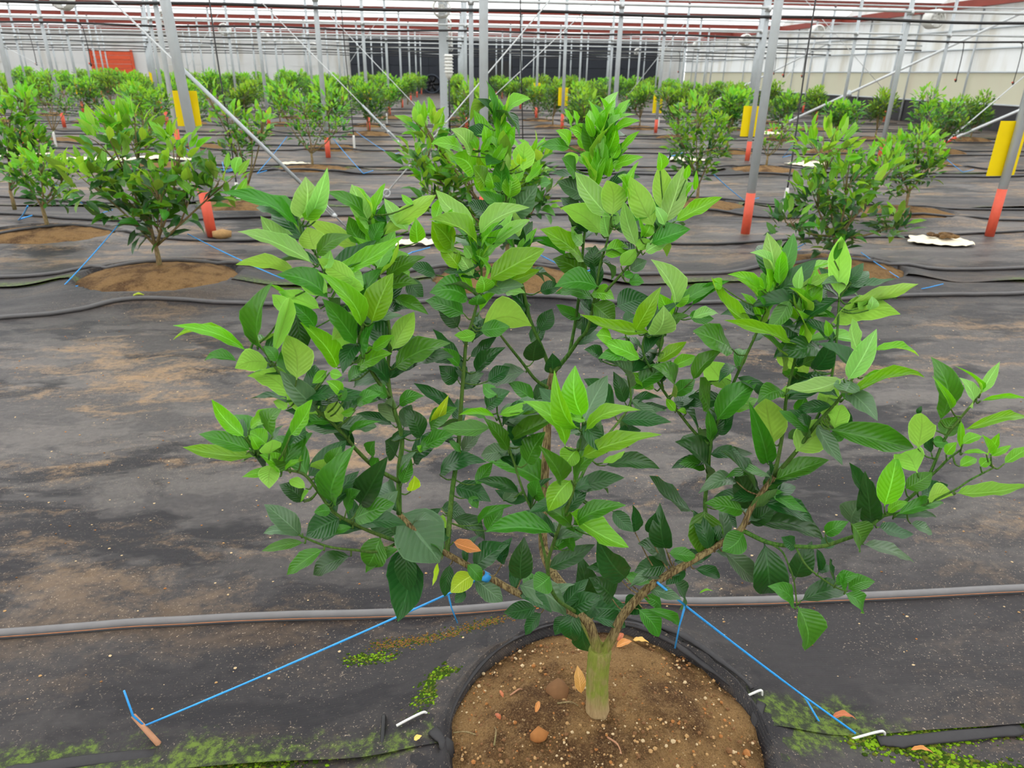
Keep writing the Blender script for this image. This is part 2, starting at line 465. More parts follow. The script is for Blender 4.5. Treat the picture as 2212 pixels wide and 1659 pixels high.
# back wall: white film left and right of a dark navy curtain, an orange shutter far left
wb = tag(put('wall_back', None), kind='structure')
DX0, DX1, DZ = -7.5, 15.1, 3.75
for x0, x1 in ((LEFT, DX0), (DX1, RIGHT)):
    n = max(1, int((x1 - x0) / 5.9))
    for i in range(n):
        a, c = x0 + (x1 - x0) * i / n, x0 + (x1 - x0) * (i + 1) / n
        for z0, z1 in ((0, 1.7), (1.7, 3.0), (3.0, EAVES + 1.2)):
            b = MB()
            b.box(((a + c) / 2, BACK, (z0 + z1) / 2), (c - a - 0.05, 0.03, z1 - z0 - 0.05))
            b.build('film_panel', M_WALLF, wb, False)
b = MB()
b.box(((LEFT + RIGHT) / 2, BACK + 0.2, (EAVES + 1.2) / 2), (RIGHT - LEFT, 0.05, EAVES + 1.2))
b.build('outer_film', M_WALLF, wb, False)
for i in range(8):
    a, c = DX0 + (DX1 - DX0) * i / 8, DX0 + (DX1 - DX0) * (i + 1) / 8
    for z0, z1 in ((0, 1.9), (1.9, 2.7), (2.7, DZ)):
        b = MB()
        b.box(((a + c) / 2, BACK - 0.3, (z0 + z1) / 2), (c - a - 0.03, 0.08, z1 - z0 - 0.03))
        b.build('dark_panel', M_NAVY, wb, False)
b = MB()
b.box(((DX0 + DX1) / 2, BACK - 0.22, DZ / 2), (DX1 - DX0, 0.05, DZ))
b.build('dark_backing', M_NAVY2, wb, False)
b = MB()
b.box((3.2, BACK - 0.36, 1.15), (2.0, 0.06, 2.3))
tag(b.build('dark_opening', M_BLACK, wb, False), 'black open doorway')
# orange roller shutter
d1 = tag(put('door_1', None), kind='structure')
for k in range(9):
    b = MB()
    b.box((-24.1, BACK - 0.25, 0.14 + 0.28 * k), (2.6, 0.06, 0.26))
    b.build('shutter_slat', M_DOOR, d1, False)
for x in (-25.5, -22.7):
    b = MB()
    b.box((x, BACK - 0.25, 1.3), (0.14, 0.12, 2.6))
    b.build('door_jamb', M_DOOR, d1, False)
# round exhaust fan in the dark curtain
c0 = at(933, 193, BACK - 0.5)
ef = empty('exhaust_fan', (c0.x, BACK - 0.45, 0.0), 'round black exhaust fan standing before the dark navy curtain wall', 'fan')
b = MB()
ring = [(0.62 * math.cos(a), 0, 0.68 + 0.62 * math.sin(a)) for a in np.linspace(0, 2 * math.pi, 33)]
b.tube(ring, 0.06, 8, cap=False)
b.build('rim', M_NAVY2, ef)
b = MB()
for k in range(6):
    a = k * math.pi / 3
    R = Matrix.Rotation(-a, 3, 'Y') @ Matrix.Rotation(0.5, 3, 'X')
    b.box(Vector((0.3 * math.cos(a), 0.05, 0.68 + 0.3 * math.sin(a))), (0.52, 0.015, 0.2), R)
b.tube([(0, -0.03, 0.68), (0, 0.1, 0.68)], 0.09, 10)
b.build('blades', M_BLACK, ef)
b = MB()
b.box((0, 0, 0.03), (0.9, 0.3, 0.06))
b.build('base', M_BLACK, ef, False)

# ------------------------------------------------------------------ ground sheets
def sheet(name, x0, x1, y0, y1, step, label, mat, lift0=0.0, group=None, yfine=None):
    nx = int((x1 - x0) / step) + 1
    ny = max(3, int((y1 - y0) / (yfine or step)) + 1)
    V, moss, dirt, path = [], [], [], []
    for j in range(ny):
        t = j / (ny - 1)
        for i in range(nx):
            x = x0 + (x1 - x0) * i / (nx - 1)
            yy0 = y0 + 0.035 * mnoise.noise(Vector((x * 1.1, y0, 5.0)))
            yy1 = y1 + 0.035 * mnoise.noise(Vector((x * 1.1, y1, 5.0))) - 0.01
            y = yy0 + (yy1 - yy0) * t
            z = sheet_z(x, y)
            e = (y - yy0)
            if e < 0.25:                                   # the overlapping edge curls up a little
                z += lift0 * (0.5 + 0.9 * mnoise.noise(Vector((x * 2.1, 7.7, y0)))) * (1 - e / 0.25)
            V.append((x, y, z))
            de = min(abs(y - y0), abs(y - y1))
            pn = mnoise.noise(Vector((x * 0.9, y * 1.6, 21.0)))
            moss.append(max(0.0, min(1.0, math.exp(-(de / 0.16) ** 2) * (0.55 + 0.9 * mnoise.noise(Vector((x * 1.4, y * 1.4, 4.4)))) + max(0, pn - 0.42) * 1.0)))
            path.append(max(0.0, min(1.0, 1.45 * math.sin(math.pi * min(1, max(0, (y - y0) / min(4.1, y1 - y0)))) - 0.42)) if y0 > 0 and y1 < 13 else (0.7 if y0 > 12 else 0.12))
            dirt.append(max(0.0, min(1.0, 0.5 * math.exp(-(de / 0.3) ** 2) + mnoise.noise(Vector((x * 0.4, y * 1.2, 11.0))) * 0.9)))
    Fc = [(j * nx + i, j * nx + i + 1, (j + 1) * nx + i + 1, (j + 1) * nx + i) for j in range(ny - 1) for i in range(nx - 1)]
    me = bpy.data.meshes.new(name)
    me.from_pydata(V, [], Fc)
    me.materials.append(mat)
    me.polygons.foreach_set('use_smooth', [True] * len(Fc))
    for an, vals in (('moss', moss), ('dirt', dirt), ('path', path)):
        me.attributes.new(an, 'FLOAT', 'POINT').data.foreach_set('value', vals)
    me.update()
    return tag(put(name, me), label, 'ground sheet', group)
sheet('ground_sheet', -2.4, 3.0, -0.6, 1.22, 0.03, 'black woven ground sheet pinned along the mossy seam under the big citrus tree', M_SHEET)
sheet('ground_sheet', -5.6, 7.2, 1.18, 5.28, 0.035, 'wide dusty black woven ground sheet between the big citrus tree and the second row', M_SHEET, 0.02)
sheet('ground_sheet', -8.5, 10.5, 5.22, 8.7, 0.06, 'black woven ground sheet between the second and third tree rows under the painted posts', M_SHEETFAR, 0.03, yfine=0.05)
sheet('ground_sheet', -12, 14, 8.62, 12.15, 0.10, 'black woven ground sheet between the third and fourth tree rows', M_SHEETFAR, 0.03, yfine=0.06)
sheet('ground_sheet', -17, RIGHT - 0.2, 12.05, 20.0, 0.2, 'black woven ground sheet under the yellow cards and leaning white pipes', M_SHEETFAR, 0.03, yfine=0.1)
sheet('ground_sheet', LEFT + 0.3, RIGHT - 0.2, 19.9, BACK - 0.6, 0.8, 'distant black woven ground sheet reaching to the back wall', M_SHEETFAR, 0.02, yfine=0.3)

# ------------------------------------------------------------------ soil mounds
def mound(i, label, group=None, fine=False, cat='soil'):
    mx, my, rx, ry, hh = MOUNDS[i]
    n, rings = (72, 26) if fine else (30, 9)
    root = empty('soil_mound', (mx, my, 0), label, cat, group)
    b = MB()
    vs = [(0, 0, hh)]
    for j in range(1, rings + 1):
        r = 1.12 * j / rings
        for k in range(n):
            a = 2 * math.pi * k / n
            x, y = rx * r * math.cos(a), ry * r * math.sin(a)
            z = dome(r, hh)
            w = mnoise.noise(Vector((mx + x * 1.0, my + y, 0)) * 6) * 0.016 + mnoise.noise(Vector((mx + x, my + y, 2)) * 17) * 0.012
            if fine:
                w += mnoise.noise(Vector((mx + x, my + y, 5)) * 45) * 0.005
            vs.append((x, y, max(-0.01, z + w * (1 if r < 1.05 else 0))))
    fs = [(0, 1 + k, 1 + (k + 1) % n) for k in range(n)]
    for j in range(rings - 1):
        for k in range(n):
            fs.append((1 + j * n + k, 1 + (j + 1) * n + k, 1 + (j + 1) * n + (k + 1) % n, 1 + j * n + (k + 1) % n))
    b.add(vs, fs)
    b.build('soil', M_SOIL, root)
    return root
def mound_z(i, x, y):
    mx, my, rx, ry, hh = MOUNDS[i]
    return dome(math.hypot((x - mx) / rx, (y - my) / ry), hh)
big = mound(0, 'round brown soil mound with pebbles around the trunk of the big citrus tree', fine=True)
mr = random.Random(5)
b = MB()
for k in range(2200):
    r, a = math.sqrt(mr.random()) * 0.97, mr.uniform(0, 6.283)
    x, y = MOUNDS[0][2] * r * math.cos(a), MOUNDS[0][3] * r * math.sin(a)
    s = mr.choice([0.0012, 0.0016, 0.002, 0.0025, 0.003, 0.0045]) * mr.uniform(0.7, 1.3)
    if y < -0.05 and mr.random() < 0.05:
        s *= 2.2
    b.blob((x, y, mound_z(0, x + MOUNDS[0][0], y + MOUNDS[0][1]) + s * 0.2 + 0.002), s, (1, 1, 0.75), 0.25, mr.choice([0, 0, 1, 2, 4, 4, 4]), mr)
tag(b.build('gravel', M_STONE, big, False), 'small tan pebbles scattered on the soil', kind='stuff')
# rolled edges of the sheet around the near mound
def rim_path(a0, a1, kx, ky, dz, n=40, wob=0.01, seed=0):
    mx, my, rx, ry, hh = MOUNDS[0]
    out = []
    for i in range(n + 1):
        a = math.radians(a0 + (a1 - a0) * i / n)
        x, y = mx + rx * kx * math.cos(a), my + ry * ky * math.sin(a)
        w = mnoise.noise(Vector((a * 2.2, seed, 0))) * wob
        out.append(Vector((x + w, y + w, max(sheet_z(x, y), mound_z(0, x, y)) + dz)))
    return out
rim = empty('rolled_sheet_edge', (MOUNDS[0][0], MOUNDS[0][1], 0.05), 'rolled black fabric edge curving around the big soil mound', 'fabric edge')
b = MB()
n, rows = 150, 9
for j in range(rows):
    t = j / (rows - 1)
    for k in range(n + 1):
        a = math.radians(-42 + 268 * k / n)
        fold = 0.010 * mnoise.noise(Vector((a * 5.5, t * 1.2, 3))) + 0.005 * mnoise.noise(Vector((a * 16, t * 2, 8)))
        rr = 0.965 + 0.33 * t + 0.018 * mnoise.noise(Vector((a * 3, 0, 1)))
        x, y = MOUNDS[0][0] + MOUNDS[0][2] * rr * math.cos(a), MOUNDS[0][1] + MOUNDS[0][3] * rr * math.sin(a)
        lip = 0.016 * math.exp(-((t - 0.08) / 0.1) ** 2)
        zz = max(sheet_z(x, y), mound_z(0, x, y)) + 0.004 + lip + fold * (1 - t) * 1.3 - 0.006 * t
        if j == 0:
            zz = mound_z(0, x, y) - 0.004
        b.v.append(tuple(Vector((x, y, zz)) - rim.location))
b.f = [(j * (n + 1) + k, j * (n + 1) + k + 1, (j + 1) * (n + 1) + k + 1, (j + 1) * (n + 1) + k) for j in range(rows - 1) for k in range(n)]
b.mi = [0] * len(b.f)
b.build('fabric_collar', M_SHEET, rim)
for j, (a0, a1, kx, ky, r, sd) in enumerate(((10, 92, 0.985, 1.0, 0.010, 1), (14, 74, 1.06, 1.09, 0.009, 5), (100, 188, 0.99, 1.0, 0.006, 9))):
    b = MB()
    p = rim_path(a0, a1, kx, ky, 0.012, seed=sd, wob=0.012)
    b.tube(p, [r * (0.35 + 0.65 * math.sin(math.pi * min(1, max(0.08, i / len(p))))) * (1 + 0.3 * mnoise.noise(Vector((i * 0.4, sd, 2)))) for i in range(len(p))], 8)
    flatten(b, p, 0.6, 1.3)
    b.v = [tuple(Vector(q) - rim.location) for q in b.v]
    b.build('fabric_roll', M_EDGE, rim)
MLAB = {1: 'brown soil mound with a yellow leaf under the citrus tree with forked crown',
        2: 'soil mound partly hidden behind the big citrus tree', 3: 'soil mound beneath the broad bushy citrus tree behind the white cloth peg',
        4: 'soil mound beneath the small light green sapling', 5: 'reddish soil mound under the thin-stemmed sapling by the white peg',
        6: 'soil mound under the dense dark citrus tree beside the orange-footed post', 7: 'soil mound of the bushy citrus tree before the leaning white pipe',
        8: 'soil mound under the pointed dark citrus bush near the black skirt wall', 9: 'soil mound on pale cloth under the slim citrus tree',
        10: 'soil mound under the wide citrus tree beside the orange-footed post and the steel cable', 11: 'soil mound under the sparse sapling wrapped with pink tape',
        12: 'low soil mound by the white cloth strip under the left saplings'}
for i in range(1, NHAND):
    mound(i, MLAB[i])

# ------------------------------------------------------------------ leaf shapes
PROF = [(0, .045), (.03, .045), (.05, .12), (.10, .45), (.19, .75), (.30, .93), (.43, 1.0), (.55, .97), (.67, .83), (.78, .61), (.88, .36), (.95, .16), (1.0, .015)]
def leaf_mesh(name, mat, bend, fold, wave, twist, shift, seg=PROF, cols=5):
    V, UV, Fc = [], [], []
    for (v, w) in seg:
        vv = v
        arch = bend * 4 * vv * (1 - vv)
        tw = twist * 0.6 * (vv - 0.4)
        for c in range(cols):
            u = -1 + 2 * c / (cols - 1)
            x = 0.5 * w * u
            z = abs(x) * fold * 0.42 + wave * 0.6 * math.sin(vv * 15 + (2.0 if u > 0 else 0)) * (abs(u) ** 2) * w
            V.append((x * math.cos(tw) - z * math.sin(tw) + 2.0 * shift * math.sin(math.pi * vv), vv, arch + 0.45 * x * math.sin(tw) + z * math.cos(tw)))
            UV.append(((u + 1) / 2, vv))
    for i in range(len(seg) - 1):
        for c in range(cols - 1):
            Fc.append((i * cols + c, i * cols + c + 1, (i + 1) * cols + c + 1, (i + 1) * cols + c))
    me = bpy.data.meshes.new(name)
    me.from_pydata(V, [], Fc)
    uvl = me.uv_layers.new(name='UVMap')
    for p in me.polygons:
        p.use_smooth = True
        for li, vi in zip(p.loop_indices, p.vertices):
            uvl.data[li].uv = UV[vi]
    me.materials.append(mat)
    me.update()
    return me
VAR = [(0.06, 0.2, 0.03, 0.15, 0.02), (0.12, 0.35, 0.05, -0.25, -0.04), (0.17, 0.5, 0.05, 0.4, 0.04), (-0.07, 0.35, 0.05, 0.3, 0.0), (0.10, 0.6, 0.04, -0.5, 0.05),
       (0.2, 0.3, 0.06, 0.6, -0.06), (0.04, 0.4, 0.07, -0.8, 0.02), (0.14, 0.15, 0.05, 0.1, 0.07), (0.08, 0.3, 0.075, 1.0, -0.03), (0.24, 0.5, 0.045, -0.3, 0.03), (-0.12, 0.45, 0.05, -0.4, -0.05), (0.15, 0.75, 0.05, 0.2, 0.0)]
LEAVES = {k: [leaf_mesh('leaf_' + k, LM[k], *v) for v in VAR] for k in LEAFC}
SEGS = [PROF[0], PROF[2], PROF[4], PROF[6], PROF[9], PROF[12]]
LEAVES_LO = {k: [leaf_mesh('small_leaf_' + k, LM[k], *v, seg=SEGS, cols=3) for v in VAR[:6]] for k in ('d', 'm', 'b', 'p', 's')}

def frame(base, tip, nrm, width):
    """matrix that lays the unit leaf from base to tip with its upper face along nrm"""
    a = tip - base
    L = a.length
    a = a / L
    n = (nrm - a * nrm.dot(a)).normalized()
    x = a.cross(n)
    m = Matrix(((x.x * width, a.x * L, n.x * L, base.x), (x.y * width, a.y * L, n.y * L, base.y), (x.z * width, a.z * L, n.z * L, base.z), (0, 0, 0, 1)))
    return m

# ------------------------------------------------------------------ the big citrus tree
STEMS = {  # pixel x, pixel y, distance; first and last radius; bark
    'trunk': ([(1291, 1545, 1.215), (1290, 1490, 1.22), (1292, 1440, 1.225), (1297, 1400, 1.23)], 0.0255, 0.026),
    'limbL': ([(1294, 1425, 1.227), (1284, 1380, 1.222), (1268, 1342, 1.22), (1230, 1318, 1.22), (1180, 1300, 1.22), (1121, 1282, 1.21), (1061, 1249, 1.20), (979, 1204, 1.18), (915, 1165, 1.17), (862, 1110, 1.17)], 0.018, 0.006),
    'A1': ([(862, 1110, 1.17), (862, 1019, 1.18), (868, 944, 1.19), (845, 863, 1.19), (838, 800, 1.2), (842, 740, 1.2), (836, 675, 1.21), (814, 580, 1.22), (803, 499, 1.23), (798, 465, 1.23)], 0.0075, 0.002),
    'A1b': ([(845, 863, 1.19), (800, 798, 1.17), (776, 740, 1.16), (784, 697, 1.15), (750, 640, 1.14), (708, 600, 1.13), (684, 551, 1.13), (654, 510, 1.13), (645, 470, 1.13)], 0.0055, 0.002),
    'A2': ([(862, 1040, 1.175), (813, 1012, 1.14), (771, 973, 1.12), (745, 941, 1.1), (705, 902, 1.08), (666, 869, 1.07), (600, 800, 1.06), (570, 757, 1.06), (543, 735, 1.06)], 0.006, 0.002),
    'A3': ([(890, 1150, 1.17), (868, 1169, 1.15), (810, 1152, 1.1), (754, 1126, 1.06), (718, 1104, 1.04), (692, 1068, 1.03), (657, 1025, 1.02), (608, 1012, 1.01), (562, 983, 1.0), (530, 945, 1.0)], 0.006, 0.002),
    'A4': ([(890, 1155, 1.17), (820, 1190, 1.1), (767, 1188, 1.06), (715, 1182, 1.03), (676, 1169, 1.02), (645, 1155, 1.01)], 0.0045, 0.002),
    'B': ([(965, 1195, 1.18), (976, 1068, 1.24), (989, 977, 1.27), (995, 889, 1.28), (1002, 798, 1.29), (1008, 733, 1.3), (1022, 688, 1.3), (1038, 620, 1.3), (1040, 550, 1.3), (1039, 490, 1.3)], 0.008, 0.002),
    'C': ([(1296, 1405, 1.232), (1240, 1300, 1.34), (1180, 1210, 1.42), (1173, 1110, 1.46), (1180, 980, 1.48), (1185, 860, 1.5), (1195, 805, 1.5)], 0.015, 0.011),
    'C1': ([(1188, 840, 1.5), (1157, 820, 1.48), (1128, 783, 1.47), (1095, 742, 1.46), (1080, 722, 1.46)], 0.006, 0.003),
    'C2': ([(1193, 810, 1.5), (1170, 750, 1.5), (1145, 690, 1.5), (1130, 623, 1.5), (1117, 578, 1.5), (1097, 454, 1.5), (1081, 330, 1.5), (1073, 265, 1.5), (1068, 240, 1.5)], 0.007, 0.002),
    'C3': ([(1195, 805, 1.5), (1225, 770, 1.5), (1250, 735, 1.48), (1270, 708, 1.46), (1286, 636, 1.45), (1296, 574, 1.44), (1312, 519, 1.43), (1322, 460, 1.43)], 0.008, 0.002),
    'C4': ([(1230, 765, 1.5), (1244, 688, 1.52), (1255, 600, 1.53), (1263, 503, 1.54), (1285, 400, 1.54), (1300, 330, 1.54), (1312, 262, 1.54)], 0.006, 0.002),
    'C5': ([(1280, 660, 1.455), (1335, 600, 1.42), (1377, 551, 1.4), (1419, 499, 1.38), (1438, 475, 1.38)], 0.005, 0.002),
    'D': ([(1250, 1326, 1.22), (1200, 1290, 1.12), (1183, 1226, 1.06), (1203, 1152, 1.03), (1235, 1070, 1.02), (1243, 1020, 1.02), (1250, 976, 1.02), (1258, 924, 1.02), (1259, 908, 1.02)], 0.006, 0.0022),
    'D2': ([(1183, 1226, 1.06), (1160, 1130, 1.09), (1130, 1060, 1.1), (1109, 995, 1.11), (1090, 940, 1.11), (1074, 893, 1.11)], 0.004, 0.002),
    'G': ([(1220, 1110, 1.025), (1275, 990, 1.1), (1312, 941, 1.16), (1361, 873, 1.22), (1356, 808, 1.24), (1358, 745, 1.25)], 0.0045, 0.002),
    'limbR': ([(1299, 1415, 1.228), (1322, 1378, 1.22), (1345, 1330, 1.21), (1390, 1280, 1.2), (1420, 1255, 1.19), (1480, 1220, 1.18), (1542, 1183, 1.17), (1598, 1146, 1.16), (1621, 1101, 1.16), (1651, 1056, 1.15), (1673, 1029, 1.15)], 0.0165, 0.0055),
    'E1': ([(1673, 1029, 1.15), (1690, 940, 1.18), (1700, 850, 1.2), (1719, 770, 1.21), (1732, 705, 1.22), (1738, 665, 1.22)], 0.006, 0.002),
    'E1b': ([(1673, 1029, 1.15), (1720, 975, 1.12), (1760, 920, 1.1), (1780, 898, 1.09), (1809, 866, 1.08), (1835, 828, 1.07), (1857, 795, 1.07)], 0.006, 0.002),
    'E5': ([(1740, 948, 1.11), (1785, 860, 1.14), (1802, 779, 1.16), (1810, 700, 1.17), (1814, 645, 1.18), (1838, 612, 1.18)], 0.004, 0.002),
    'E2': ([(1535, 1188, 1.172), (1523, 1093, 1.22), (1530, 1029, 1.24), (1534, 961, 1.25), (1551, 908, 1.25), (1577, 844, 1.25), (1603, 786, 1.25), (1629, 731, 1.25), (1648, 686, 1.25), (1671, 634, 1.25), (1676, 595, 1.25)], 0.007, 0.002),
    'F': ([(1534, 961, 1.25), (1497, 930, 1.25), (1442, 857, 1.25), (1407, 800, 1.25), (1388, 754, 1.25), (1396, 715, 1.25)], 0.005, 0.002),
    'F2': ([(1432, 840, 1.25), (1424, 785, 1.26), (1430, 734, 1.26), (1456, 680, 1.26)], 0.0035, 0.002),
    'E3': ([(1602, 1145, 1.16), (1660, 1172, 1.13), (1718, 1180, 1.1), (1775, 1180, 1.08), (1824, 1165, 1.06), (1861, 1150, 1.05), (1906, 1116, 1.04), (1967, 1074, 1.03), (2005, 1030, 1.02), (2040, 950, 1.02), (2073, 905, 1.02), (2095, 879, 1.02), (2115, 853, 1.02)], 0.007, 0.002),
    'E3b': ([(1995, 1042, 1.024), (2028, 1012, 1.01), (2050, 990, 1.0), (2075, 972, 1.0)], 0.0035, 0.002),
    'E3c': ([(1906, 1116, 1.04), (1985, 1095, 1.02), (2061, 1059, 1.0), (2095, 1037, 1.0), (2147, 1010, 1.0)], 0.003, 0.0018),
    'E4': ([(1660, 1172, 1.13), (1688, 1190, 1.11), (1702, 1217, 1.1), (1715, 1255, 1.09), (1722, 1310, 1.08)], 0.003, 0.0018),
    'E4b': ([(1718, 1180, 1.1), (1745, 1225, 1.08), (1801, 1266, 1.07), (1831, 1277, 1.06)], 0.003, 0.0018),
}
